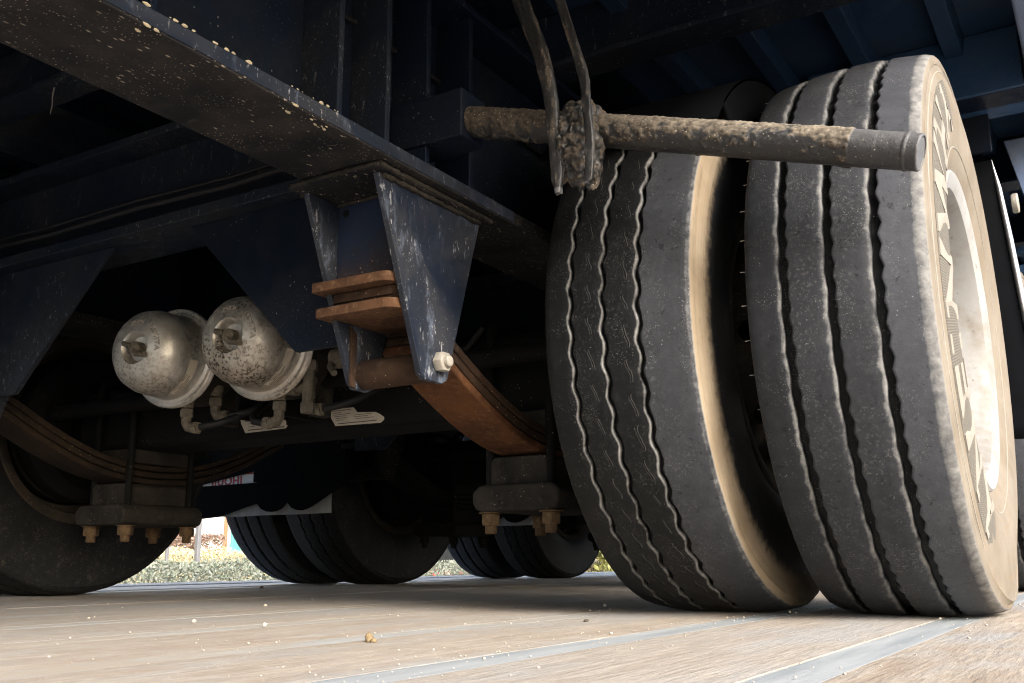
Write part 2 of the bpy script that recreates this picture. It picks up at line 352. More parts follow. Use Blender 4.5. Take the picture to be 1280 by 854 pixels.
# ------------------------------------------------------------------ the deck everything stands on
deck = build(MB().box(-3.30, 1.9, -3.2, 15.0, -.30, -.046), 'deck', 'black', org=(-.7, 5, 0)); tag(deck, 'plank covered steel deck under the trailer', kind='structure')
PITCH, SW = .25, .047
XS = [-.207-PITCH*k for k in range(-8, 9)]
XS = [x for x in XS if x > -2.40]
for x in XS:
    build(MB().box(x-SW/2, x+SW/2, -3.0, 14.9, -.045, -.0010+rnd.uniform(-.0002, .0003)), 'steel_strip', 'strip', deck, (x, 5, -.02), bevel=.0015)
pcache = {}
for x in XS:
    x1 = x-SW/2-.0015; x0 = x1-(PITCH-SW)+.003
    if x0 < -2.44: x0 = -2.44
    y = -3.0-rnd.random()*1.5
    while y < 14.9:
        ln = rnd.uniform(2.8, 4.2); y1 = min(y+ln, 14.9); mid = (x0+x1)/2
        dz = rnd.uniform(-.0006, .0004); b = MB(); nn = 10
        # plank with a faintly cupped, uneven top
        vs = []; ys = [y+.001+(y1-y-.002)*i/nn for i in range(nn+1)]; xs = [x0+(x1-x0)*j/6 for j in range(7)]
        for yy in ys:
            for xx in xs: vs.append((xx, yy, dz-.0009*(2*(xx-mid)/(x1-x0))**2+.0005*noise.noise((xx*9, yy*1.6, 3.1))))
        b.add(vs, [(i*7+j, i*7+j+1, (i+1)*7+j+1, (i+1)*7+j) for i in range(nn) for j in range(6)])
        o = len(b.v); b.v += [(x0, ys[0], -.045), (x1, ys[0], -.045), (x1, ys[-1], -.045), (x0, ys[-1], -.045)]
        b.f += [tuple([o+1, o]+list(range(0, 7))), tuple([o+3, o+2]+[nn*7+6-j for j in range(7)]),
                tuple([o, o+3]+[i*7 for i in range(nn, -1, -1)]), tuple([o+2, o+1]+[i*7+6 for i in range(0, nn+1)])]
        build(b, 'plank', 'wood', deck, (mid, (y+y1)/2, 0), smooth=40)
        y = y1
# pale steel edge of the deck
for (a, c, z) in ((-2.62, -2.445, -.004), (-2.98, -2.622, -.0015), (-3.28, -2.982, .002)):
    build(MB().box(a, c, -3.1, 14.95, -.05, z), 'edge_plate', 'edge_steel', deck, ((a+c)/2, 5, 0), bevel=.003)

# ------------------------------------------------------------------ the trailer
XC, Y1, AX = -1.4525, 1.585, 1.31
AZ = .4122
T = empty('low_trailer', (XC, Y1, 0))
tag(T, 'dark navy three axle trailer with twin worn tyres and rusty leaf springs', 'trailer')
def mx(x): return 2*XC-x
YF = 6.6
# deck underside, cross members, side rails
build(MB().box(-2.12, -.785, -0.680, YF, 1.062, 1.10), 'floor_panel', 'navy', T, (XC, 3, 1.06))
build(MB().box(-.783, -.066, -0.680, YF, 1.0625, 1.10), 'floor_panel', 'navy_mid', T, (-.42, 3, 1.06))  # right-hand floor in the lighter navy, its light put into the colour
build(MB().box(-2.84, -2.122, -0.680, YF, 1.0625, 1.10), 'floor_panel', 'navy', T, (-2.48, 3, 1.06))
for y in (-0.6499999999999999, -.1, .5, 1.015, 1.455, 1.985, 2.50, 3.02, 3.54, 4.06, 4.58, 5.10, 5.62, 6.14):
    b = MB().prism([(y-.035, .938), (y+.035, .938), (y+.035, .948), (y+.004, .948), (y+.004, 1.061), (y-.004, 1.061), (y-.004, .948), (y-.035, .948)], 'x', -2.84, -.066)
    build(b, 'cross_member', 'navy_dusty' if y < 1.6 else 'navy', T, (XC, y, 1.0), bevel=.0015)
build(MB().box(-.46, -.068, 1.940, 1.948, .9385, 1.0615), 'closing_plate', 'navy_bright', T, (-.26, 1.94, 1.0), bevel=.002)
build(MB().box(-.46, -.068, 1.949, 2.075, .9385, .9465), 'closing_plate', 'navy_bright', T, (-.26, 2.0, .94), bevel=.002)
for x in (-.18, -.34, -.50, -.66, -1.05, -1.25, -1.45, -1.65, -1.85):
    build(MB().prism([(x-.022, 1.0615), (x-.016, 1.025), (x+.016, 1.025), (x+.022, 1.0615)], 'y', -.18, YF-.1), 'floor_stringer', 'navy_mid' if x > -.75 else 'navy', T, (x, 3, 1.04), bevel=.002)  # right-hand stringers take the same painted-in light as the floor
for sx in (0, 1):
    f = (lambda q: mx(q)) if sx else (lambda q: q)
    pr = [(-.060, .940), (.020, .940), (.020, 1.125), (-.060, 1.125)]
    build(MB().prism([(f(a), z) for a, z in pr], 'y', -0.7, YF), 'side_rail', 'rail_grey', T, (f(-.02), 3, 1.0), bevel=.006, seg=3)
build(MB().box(-2.84, -.062, -0.715, -0.695, .86, 1.12), 'rear_plate', 'navy', T, (XC, .4, 1.0), bevel=.003)

# main beams with web stiffeners
def main_beam(left):
    f = (lambda q: mx(q)) if left else (lambda q: q)
    y0, y1 = -0.69, YF-.05
    o = build(MB().box(f(-.873), f(-.865), y0, y1, .632, .925), 'main_beam', 'navy', T, (f(-.869), 3, .61))
    build(MB().box(f(-.948), f(-.790), y0, y1, .6095, .6318), 'bottom_flange', 'grime', o, (f(-.869), 3, .61), bevel=.0025)
    build(MB().box(f(-.948), f(-.790), y0, y1, .9252, .9375), 'top_flange', 'navy', o, (f(-.869), 3, .61), bevel=.0025)
    for i, y in enumerate((.60, .889, .987, 1.08, 1.192, 1.70, 2.2, 2.7, 3.2, 3.7, 4.2)):
        build(MB().box(f(-.8648), f(-.800), y-.005, y+.005, .6322, .925), 'stiffener', 'navy_dusty' if i in (1, 2) else 'navy', o, (f(-.83), y, .78), bevel=.0015)
        build(MB().box(f(-.938), f(-.8735), y-.004, y+.004, .6322, .925), 'stiffener', 'navy', o, (f(-.9), y, .78), bevel=.0015)
    return o
mbR = main_beam(False); mbL = main_beam(True)
# the flange side face shows bluer, cleaner paint: a painted edge with flaking cream filler
build(MB().box(-.7899, -.7885, .412, 1.30, .6125, .6305), 'flange_edge', 'navy_scuffed', mbR, (-.789, .9, .62))
fl = MB()
for i in range(44):
    t = rnd.choice([rnd.gauss(.655, .03), rnd.gauss(.665, .022), rnd.gauss(.585, .006), rnd.gauss(.855, .012), rnd.gauss(.80, .02)])
    up_ = rnd.random()
    c = Vector((-.7885+.001, t, .6315)) if up_ < .35 else (Vector((-.7900, t, .6105+rnd.random()*.004)) if up_ < .8 else Vector((-.795-rnd.random()*.012, t, .609)))
    s = rnd.uniform(.0007, .0030)
    bm = bmesh.new(); bmesh.ops.create_icosphere(bm, subdivisions=1, radius=1)
    fl.add([c+Vector((v.co.x*s*.5, v.co.y*s*rnd.uniform(.8, 2.0), v.co.z*s*.7))*(1+.3*rnd.random()) for v in bm.verts], [tuple(v.index for v in f.verts) for f in bm.faces]); bm.free()
tag(build(fl, 'filler_flake', 'putty', mbR, (-.789, .7, .62), smooth=60), kind='stuff')

# cross beam between the hangers with gussets
def cross_beam(y, cl):
    o = build(MB().box(-2.03, -.875, y-.004, y+.004, .676, .833), 'cross_beam', 'navy_dusty', T, (XC, y, .7))
    build(MB().box(-2.03, -.8752, y-.062, y+.062, .655, .6758), 'bottom_flange', 'navy_dusty', o, (XC, y, .66), bevel=.002)
    build(MB().box(-2.03, -.8752, y-.062, y+.062, .8332, .849), 'top_flange', 'navy_dusty', o, (XC, y, .84), bevel=.002)
    for s in (0, 1):
        f = (lambda q: mx(q)) if s else (lambda q: q)
        build(MB().prism([(f(a), z) for a, z in ((-1.345, .6548), (-.97, .6548), (-.97, .400), (-1.083, .400))], 'y', y-.030, y-.020), 'gusset', 'navy_dusty' if s else 'navy', o, (f(-1.1), y, .5), bevel=.0015)
    return o
cross_beam(1.150, 0); cross_beam(2.30, 0); cross_beam(3.6, 0)

# spring hanger
def hanger(left):
    f = (lambda q: mx(q)) if left else (lambda q: q)
    h = build(MB().prism([(f(-.953), .600), (f(-.829), .600), (f(-.829), .455), (f(-.953), .455)], 'y', 1.065, 1.073), 'spring_hanger', 'navy_front', T, (f(-.89), 1.1, .5), bevel=.001)
    side = [(.992, .600), (1.245, .600), (1.232, .560), (1.160, .334), (1.148, .328), (1.106, .328), (1.096, .336)]
    build(MB().prism(side, 'x', f(-.828), f(-.818)), 'side_plate', 'navy_scuffed', h, (f(-.823), 1.1, .5), bevel=.0012)
    side2 = [(1.000, .600), (1.245, .600), (1.232, .560), (1.160, .334), (1.148, .328), (1.116, .328), (1.106, .336)]
    build(MB().prism(side2, 'x', f(-.964), f(-.954)), 'side_plate', 'navy_scuffed', h, (f(-.959), 1.1, .5), bevel=.0012)
    build(MB().box(f(-.972), f(-.806), .975, 1.262, .6002, .609), 'top_plate', 'grime', h, (f(-.89), 1.1, .6), bevel=.003)
    # bolt holes as short dark-lined sleeves
    for (x, z) in ((-.938, .584), (-.864, .587)):
        build(MB().lathe([(0, .0001), (0, .0052), (.0014, .0062), (.0014, .0075)][:3]+[(.002, .0001)], 'y', (f(x), 1.0640, z), 16), 'bolt_hole', 'black', h, (f(x), 1.064, z), smooth=30)
    # wear plates
    def wear(y0, z0, z1, x0, x1, mat):
        pts = [(f(x0), y0+.002), (f(x0)+(.002 if not left else -.002), y0)]
        n = 6; rr = .022
        for i in range(n+1):
            q = math.pi/2*i/n; pts.append((f(x1-rr+rr*math.sin(q)), y0+rr-rr*math.cos(q)))
        pts += [(f(x1), 1.20), (f(x0), 1.20)]
        return build(MB().prism(pts, 'z', z0, z1), 'wear_plate', mat, h, (f(-.89), 1.1, z0), bevel=.002, smooth=None)
    wear(1.036, .460, .4745, -.975, -.8295, 'rust'); wear(1.058, .4455, .4595, -.953, -.8295, 'rust_dark'); wear(1.046, .424, .4385, -.975, -.8295, 'rust')
    build(MB().box(f(-.953), f(-.8295), 1.062, 1.2, .4386, .4453), 'wear_plate', 'rust_dark', h, (f(-.89), 1.1, .44))
    # bolt, sleeve and nut
    build(MB().lathe([(-.0625, .0001), (-.0625, .020), (-.061, .0225), (.061, .0225), (.0625, .020), (.0625, .0001)], 'x', (f(-.891), 1.136, .352), 28), 'bolt_sleeve', 'rust_dark', h, (f(-.89), 1.136, .35), smooth=35)
    build(MB().prism([(1.100, .330), (1.112, .328), (1.112, .41), (1.098, .42)], 'x', f(-.9535), f(-.9490)), 'sleeve_lug', 'rust_dark', h, (f(-.95), 1.1, .35), bevel=.001)
    s = -1 if left else 1; x0 = f(-.818)
    nb = MB().hexnut((x0, 1.136, .357), 'x', .0155, s*.0005, s*.0155)
    build(nb, 'nut', 'zinc', h, (x0, 1.136, .357), bevel=.0006)
    build(MB().lathe([(s*.0156, .0082), (s*.021, .0082), (s*.0225, .0068), (s*.0225, .0001)], 'x', (x0, 1.136, .357), 18), 'bolt_end', 'zinc', h, (x0, 1.136, .357), smooth=35)
    # weld beads at the top of the plates
    wb = MB()
    def bead(p, q, r):
        n = max(6, int((Vector(q)-Vector(p)).length/.005)); pts = [Vector(p).lerp(Vector(q), i/n)+Vector((rnd.gauss(0, .0006), rnd.gauss(0, .0006), rnd.gauss(0, .0006))) for i in range(n+1)]
        wb.tube(pts, [r*rnd.uniform(.75, 1.25) for _ in pts], 7)
    bead((f(-.816), 1.0, .5985), (f(-.816), 1.24, .5985), .0045); bead((f(-.966), 1.0, .5985), (f(-.966), 1.24, .5985), .004)
    bead((f(-.806), .978, .605), (f(-.806), 1.26, .605), .004); bead((f(-.965), .976, .604), (f(-.81), .976, .604), .0035); bead((f(-.952), 1.062, .598), (f(-.83), 1.062, .598), .003)
    build(wb, 'weld_bead', 'cast' , h, (f(-.89), 1.1, .6), smooth=60)
    return h
hR = hanger(False); hL = hanger(True)
def shade_black(o, skip=()):  # gives copied parts the near-black colour that stands for shade
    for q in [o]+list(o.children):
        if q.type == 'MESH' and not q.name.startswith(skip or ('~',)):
            q.material_slots[0].link = 'OBJECT'; q.material_slots[0].material = M['shade_black']
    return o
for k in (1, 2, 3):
    shade_black(copy_tree(hR, (0, k*AX, 0), T)); shade_black(copy_tree(hL, (0, k*AX, 0), T))

# leaf springs, underslung
PU = [(1.10, .410), (1.15, .394), (1.20, .372), (1.25, .346), (1.30, .3225), (1.35, .3015), (1.40, .284), (1.45, .271), (1.50, .263), (1.545, .2595), (1.585, .2585)]
def zu(y):
    if y > 1.585: y = 3.17-y
    for (a, p), (b_, q) in zip(PU, PU[1:]):
        if y <= b_: t = (y-a)/(b_-a); return p+(q-p)*t
    return PU[-1][1]
def leaf(x0, x1, off, th, ya, yb, n=48):
    b = MB(); vs = []
    for i in range(n+1):
        y = ya+(yb-ya)*i/n; z = zu(y); d = (zu(y+.02)-zu(y-.02))/.04; L = math.hypot(1, d); nx = Vector((0, -d/L, 1/L))
        p = Vector((0, y, z))+nx*off; q = p+nx*th
        vs += [(x0, p.y, p.z), (x1, p.y, p.z), (x1, q.y, q.z), (x0, q.y, q.z)]
    fs = [(i*4+j, i*4+(j+1) % 4, (i+1)*4+(j+1) % 4, (i+1)*4+j) for i in range(n) for j in range(4)]+[(0, 1, 2, 3), tuple(4*n+j for j in (3, 2, 1, 0))]
    return b.add(vs, fs)
def spring(left):
    f = (lambda q: mx(q)) if left else (lambda q: q)
    x0, x1 = f(-.945), f(-.850); c = (f(-.8975), 1.585, .28)
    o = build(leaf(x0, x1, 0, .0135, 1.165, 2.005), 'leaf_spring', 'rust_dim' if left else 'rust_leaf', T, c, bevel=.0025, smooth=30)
    build(leaf(x0, x1, .0160, .0135, 1.165, 2.005), 'leaf', 'rust_dim' if left else 'rust_dark', o, c, bevel=.0025, smooth=30)  # right upper leaves darkened in colour for the shade inside the hanger
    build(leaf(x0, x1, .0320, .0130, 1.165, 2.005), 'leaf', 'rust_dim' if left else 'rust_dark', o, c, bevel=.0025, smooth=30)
    return o
spR = spring(False); spL = spring(True)

# axle beam with seats, clamps, drums
def axle():
    pr = [(Y1-.075, AZ-.062), (Y1-.062, AZ-.075), (Y1+.062, AZ-.075), (Y1+.075, AZ-.062), (Y1+.075, AZ+.062), (Y1+.062, AZ+.075), (Y1-.062, AZ+.075), (Y1-.075, AZ+.062)]
    o = build(MB().prism(pr, 'x', -2.16, -.745), 'axle', 'black', T, (XC, Y1, AZ), bevel=.008, seg=3)
    for s in (0, 1):
        f = (lambda q: mx(q)) if s else (lambda q: q); sg = -1 if s else 1
        build(MB().lathe([(0, .07), (.10, .06), (.50, .048)], 'x', (f(-.745), Y1, AZ), 24) if not s else MB().lathe([(0, .07), (-.10, .06), (-.50, .048)], 'x', (f(-.745), Y1, AZ), 24), 'spindle', 'black', o, (f(-.6), Y1, AZ), smooth=40)
        dr = [(-.03, .09), (-.03, .165), (0, .178), (.01, .186), (.03, .186), (.035, .180), (.07, .180), (.075, .186), (.095, .186), (.10, .180), (.17, .178), (.172, .09)]
        build(MB().lathe([(sg*a, r) for a, r in dr], 'x', (f(-.700), Y1, AZ), 64), 'brake_drum', 'black', o, (f(-.62), Y1, AZ), smooth=35)
        # top and bottom spring seats
        build(MB().box(f(-.955), f(-.842), 1.50, 1.67, .3050, .3385), 'spring_seat', 'cast', o, (f(-.9), Y1, .32), bevel=.004)
        build(MB().prism([(f(-.955), .2095), (f(-.838), .2095), (f(-.838), .2500), (f(-.846), .2583), (f(-.948), .2583), (f(-.955), .2500)], 'y', 1.490, 1.680), 'seat_block', 'cast', o, (f(-.9), Y1, .23), bevel=.003)
        pl = [(f(-.982), .180), (f(-.976), .166), (f(-.962), .1625), (f(-.828), .1625), (f(-.812), .166), (f(-.806), .180), (f(-.806), .196), (f(-.822), .2090), (f(-.966), .2090), (f(-.982), .196)]
        build(MB().prism(pl, 'y', 1.470, 1.700), 'clamp_plate', 'cast', o, (f(-.9), Y1, .19), bevel=.006, seg=3)
        for x in (-.9585, -.8365):
            ub = MB(); pth = [(f(x), 1.497, .125), (f(x), 1.497, .47)]
            for i in range(9):
                q = math.pi*i/8; pth.append((f(x), Y1-.088*math.cos(q), .49+.03*math.sin(q)))
            pth += [(f(x), 1.673, .47), (f(x), 1.673, .125)]
            build(ub.tube(pth, .0085, 12), 'u_bolt', 'black', o, (f(x), Y1, .3), smooth=40)
            for y in (1.497, 1.673):
                near = y < 1.6 and not s
                nb = MB().hexnut((f(x), y, .1395), 'z', .0175, 0, .0200); nb.lathe([(.0205, .0001), (.0205, .0215), (.0228, .0215), (.0228, .0001)], 'z', (f(x), y, .1395), 18)
                nb.lathe([(-.0150, .0001), (-.0150, .0085), (-.0135, .0105), (0, .0105)], 'z', (f(x), y, .1395), 14)
                build(nb, 'nut', 'rust_nut', o, (f(x), y, .15), smooth=25)
    # brake camshaft tubes and brackets in the dark behind the chambers
    for s in (0, 1):
        f = (lambda q: mx(q)) if s else (lambda q: q)
        build(MB().tube([(f(-1.33), 1.45, .43), (f(-.72), 1.45, .43)], .018, 12), 'camshaft', 'black', o, (f(-1.0), 1.45, .43), smooth=40)
        build(MB().prism([(1.40, .36), (1.53, .36), (1.53, .50), (1.40, .545)], 'x', f(-1.405), f(-1.395)), 'chamber_bracket', 'black', o, (f(-1.4), 1.46, .45), bevel=.002)
        build(MB().prism([(1.425, .355), (1.47, .355), (1.49, .50), (1.405, .50)], 'x', f(-1.335), f(-1.315)), 'slack_adjuster', 'cast', o, (f(-1.325), 1.45, .43), bevel=.004)
    return o
axl = axle()
# stickers on the axle face
def sticker(pts, lines):
    y = 1.5092
    o = build(MB().prism(pts, 'y', y, y-.0006), 'sticker', 'label', axl, (pts[0][0], y, pts[0][1]))
    b = MB()
    for (x0, x1, z, h) in lines: b.box(x0, x1, y-.0009, y-.0007, z, z+h)
    build(b, 'print', 'ink', o, (pts[0][0], y, pts[0][1]))
sticker([(-1.613, .394), (-1.606, .370), (-1.592, .349), (-1.475, .351), (-1.469, .3565), (-1.474, .3585), (-1.474, .365), (-1.478, .369), (-1.545, .372), (-1.555, .381), (-1.562, .396)],
        [(-1.606, -1.572, .389, .0014), (-1.603, -1.578, .3845, .0012), (-1.600, -1.570, .380, .0012), (-1.595, -1.560, .373, .0012), (-1.586, -1.556, .3675, .0012), (-1.585, -1.565, .361, .0012), (-1.515, -1.495, .364, .0012), (-1.512, -1.492, .3595, .0012), (-1.584, -1.478, .3535, .0022)])
sticker([(-1.355, .380), (-1.350, .362), (-1.338, .3455), (-1.222, .3435), (-1.214, .349), (-1.214, .354), (-1.224, .3605), (-1.236, .366), (-1.282, .369), (-1.292, .380)],
        [(-1.349, -1.298, .3755, .0014), (-1.346, -1.325, .3715, .0012), (-1.344, -1.300, .3675, .0010), (-1.342, -1.312, .3640, .0010), (-1.338, -1.310, .3600, .0010), (-1.336, -1.318, .3560, .0010), (-1.290, -1.244, .3635, .0010), (-1.290, -1.255, .3600, .0010), (-1.288, -1.240, .3560, .0010), (-1.332, -1.232, .3485, .0018)])

# brake chambers
def brake_chamber(xc, yf, zc, mat, parent, gauge):
    C = (xc, yf, zc)
    pr = [(.016, .0001), (.016, .0240), (.008, .0265), (.002, .0290), (-.0012, .0325), (.0008, .038), (.0045, .054), (.0115, .0665), (.024, .0765), (.044, .0825), (.070, .0838), (.098, .0840), (.104, .0865), (.1065, .0930)]
    o = build(MB().lathe(pr, 'y', C, 72), 'brake_chamber', mat, T if parent is None else parent, C, smooth=40)
    ring = [(.1070, .0930), (.1065, .0985), (.1090, .1010), (.1125, .0990), (.1140, .0955), (.1160, .0990), (.1200, .1005), (.1235, .0985), (.1240, .0900)]
    build(MB().lathe(ring, 'y', C, 72), 'clamp_ring', mat, o, C, smooth=50)
    back = [(.1240, .0935), (.150, .0890), (.205, .0860), (.225, .070), (.228, .0001)]
    build(MB().lathe(back, 'y', C, 48), 'rear_housing', 'cast', o, C, smooth=40)
    # release bolt with its cross pin in the pocket
    b = MB().lathe([(-.003, .0001), (-.003, .0105), (-.001, .0125), (.020, .0130)], 'y', C, 20)
    b.tube([(xc-.0275, yf-.001, zc+.010), (xc-.008, yf-.002, zc+.005)], .0050, 10)
    b.tube([(xc+.000, yf-.001, zc-.006), (xc+.010, yf-.005, zc-.014), (xc+.026, yf-.008, zc-.0165), (xc+.033, yf-.009, zc-.0175)], [.0050, .0058, .0055, .0062], 10)
    build(b, 'release_bolt', 'fitting', o, C, smooth=40)
    # embossed words round the pocket
    eb = MB()
    for word, r0_, a0 in (('LIMITA', .0475, 50), ('MFR', .0480, 108)):
        vs, fs = text_mesh(word, .0150, .0014, 2); wid = max(v.x for v in vs); out = []
        for v in vs:
            a = R(a0)-(v.x)/r0_; rr = r0_+v.y*.75
            yy = .0045+(rr-.055)*.6 if rr > .055 else .0008+(rr-.043)*.31
            out.append((xc+rr*math.cos(a), yf+yy-.0005-v.z*1.0, zc+rr*math.sin(a)))
        eb.add(out, fs)
    build(eb, 'embossed_lettering', 'zinc', o, C)
    # sticker on the shell
    sb = MB(); vs = []; n = 8; rr = .0845
    for i in range(n+1):
        a = R(-12-58*i/n)
        for y in (.060+.010*i/n, .084): vs.append((xc+rr*math.cos(a), yf+y, zc+rr*math.sin(a)))
    sb.add(vs, [(i*2, i*2+1, i*2+3, i*2+2) for i in range(n)])
    st = build(sb, 'sticker', 'label', o, C, smooth=60)
    ln = MB(); rr = .0848
    for i in range(3):
        for k, (aa, ab) in enumerate(((-32, -44), (-46, -62), (-34, -58), (-40, -66))):
            vs = []; y = .066+k*.0045
            for j in range(5):
                a = R(aa+(ab-aa)*j/4)
                for yy in (y, y+.0016): vs.append((xc+rr*math.cos(a), yf+yy, zc+rr*math.sin(a)))
            if i == 0: ln.add(vs, [(j*2, j*2+1, j*2+3, j*2+2) for j in range(4)])
    build(ln, 'print', 'ink', o, C)
    # hose fittings under the chamber
    def fit(dx, y, dz, side):
        b = MB(); p = Vector((xc+dx, yf+y, zc+dz))
        b.lathe([(0, .0001), (0, .0150), (-.010, .0150), (-.0105, .0125), (-.022, .0120), (-.022, .0001)], 'z', p, 12)
        b.hexnut(p+Vector((0, 0, -.040)), 'z', .0135, 0, .016)
        q = p+Vector((0, 0, -.040))
        b.tube([q, q+Vector((0, 0, -.012)), q+Vector((side*.006, 0, -.020)), q+Vector((side*.018, 0, -.023)), q+Vector((side*.034, 0, -.022))], [.0095, .0100, .0105, .0100, .0085], 12)
        b.lathe([(side*.020, .0001), (side*.020, .0125), (side*.031, .0125), (side*.031, .0001)], 'x', q+Vector((0, 0, -.0228)), 6)
        build(b, 'hose_fitting', 'fitting', o, p, smooth=35)
        e = q+Vector((side*.034, 0, -.022))
        hz = [e, e+Vector((side*.03, .01, .006)), e+Vector((side*.055, .04, .022)), e+Vector((side*.07, .09, .05)), e+Vector((side*.07, .15, .10))]
        build(MB().tube(hz, .0068, 10), 'air_hose', 'hose', o, e, smooth=50)
    fit(.022, .132, -.078, 1 if gauge else -1); fit(.060, .170, -.052, 1)
    o.rotation_euler.z = R(9)
    return o
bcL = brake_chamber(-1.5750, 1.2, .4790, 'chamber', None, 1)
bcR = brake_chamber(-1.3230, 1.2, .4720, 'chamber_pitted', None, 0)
# tee fittings and valve hanging right of the right chamber
b = MB(); p = Vector((-1.262, 1.345, .395))
b.tube([p+Vector((0, 0, .05)), p+Vector((0, 0, -.045))], [.012, .0105], 12); b.tube([p, p+Vector((-.04, 0, .0))], [.011, .010], 12)
b.hexnut(p+Vector((0, 0, .03)), 'z', .0165, 0, .018); b.hexnut(p+Vector((0, 0, -.050)), 'z', .0135, 0, .020); b.hexnut(p+Vector((-.045, 0, 0)), 'x', .015, 0, .018)
build(b, 'tee_fitting', 'fitting', T, p, smooth=35)
b = MB(); p = Vector((-1.215, 1.36, .445))
b.lathe([(0, .0001), (0, .018), (.012, .020), (.03, .016), (.034, .024), (.04, .024), (.041, .0001)], 'x', p, 16); b.tube([p, p+Vector((.01, -.02, -.02)), p+Vector((.028, -.03, -.035))], [.008, .007, .006], 10)
b.tube([p+Vector((.03, 0, .01)), p+Vector((.05, -.005, .03)), p+Vector((.07, 0, .025))], .006, 8)
build(b, 'quick_release_valve', 'fitting', T, p, smooth=40)
for i, pth in enumerate(([(-1.215, 1.36, .44), (-1.18, 1.40, .43), (-1.10, 1.47, .44), (-1.0, 1.48, .46), (-.98, 1.50, .50)],
                         [(-1.31, 1.345, .395), (-1.36, 1.36, .405), (-1.43, 1.40, .412), (-1.49, 1.43, .43), (-1.56, 1.44, .46)],
                         [(-1.02, 1.43, .47), (-1.05, 1.40, .52), (-1.04, 1.35, .60), (-1.03, 1.28, .65)])):
    build(MB().tube([Vector(q) for q in pth], .0075, 10), 'air_hose', 'hose', T, pth[0], smooth=60)

for pth, rr in (([(-1.95, 1.083, .70), (-1.7, 1.080, .692), (-1.45, 1.082, .697), (-1.2, 1.080, .690), (-1.02, 1.078, .695), (-.96, 1.05, .72), (-.90, .9, .75)], .0055),
                ([(-1.95, 1.084, .715), (-1.7, 1.083, .709), (-1.45, 1.083, .712), (-1.2, 1.083, .706), (-1.02, 1.083, .711), (-.955, 1.05, .735), (-.89, .9, .765)], .0040),
                ([(-.8605, .3, .83), (-.859, .7, .826), (-.8605, 1.0, .832), (-.859, 1.4, .825), (-.860, 1.9, .83)], .0045)):
    build(MB().tube([Vector(q) for q in pth], rr, 8), 'air_hose', 'hose', T, pth[0], smooth=60)
build(MB().tube([(-1.60, 1.0, .94), (-1.603, 1.0, .92), (-1.598, .998, .90), (-1.601, .998, .885)], [.0015, .0012, .0012, .0008], 6), 'wire_end', 'zinc', T, (-1.6, 1.0, .94), smooth=60)
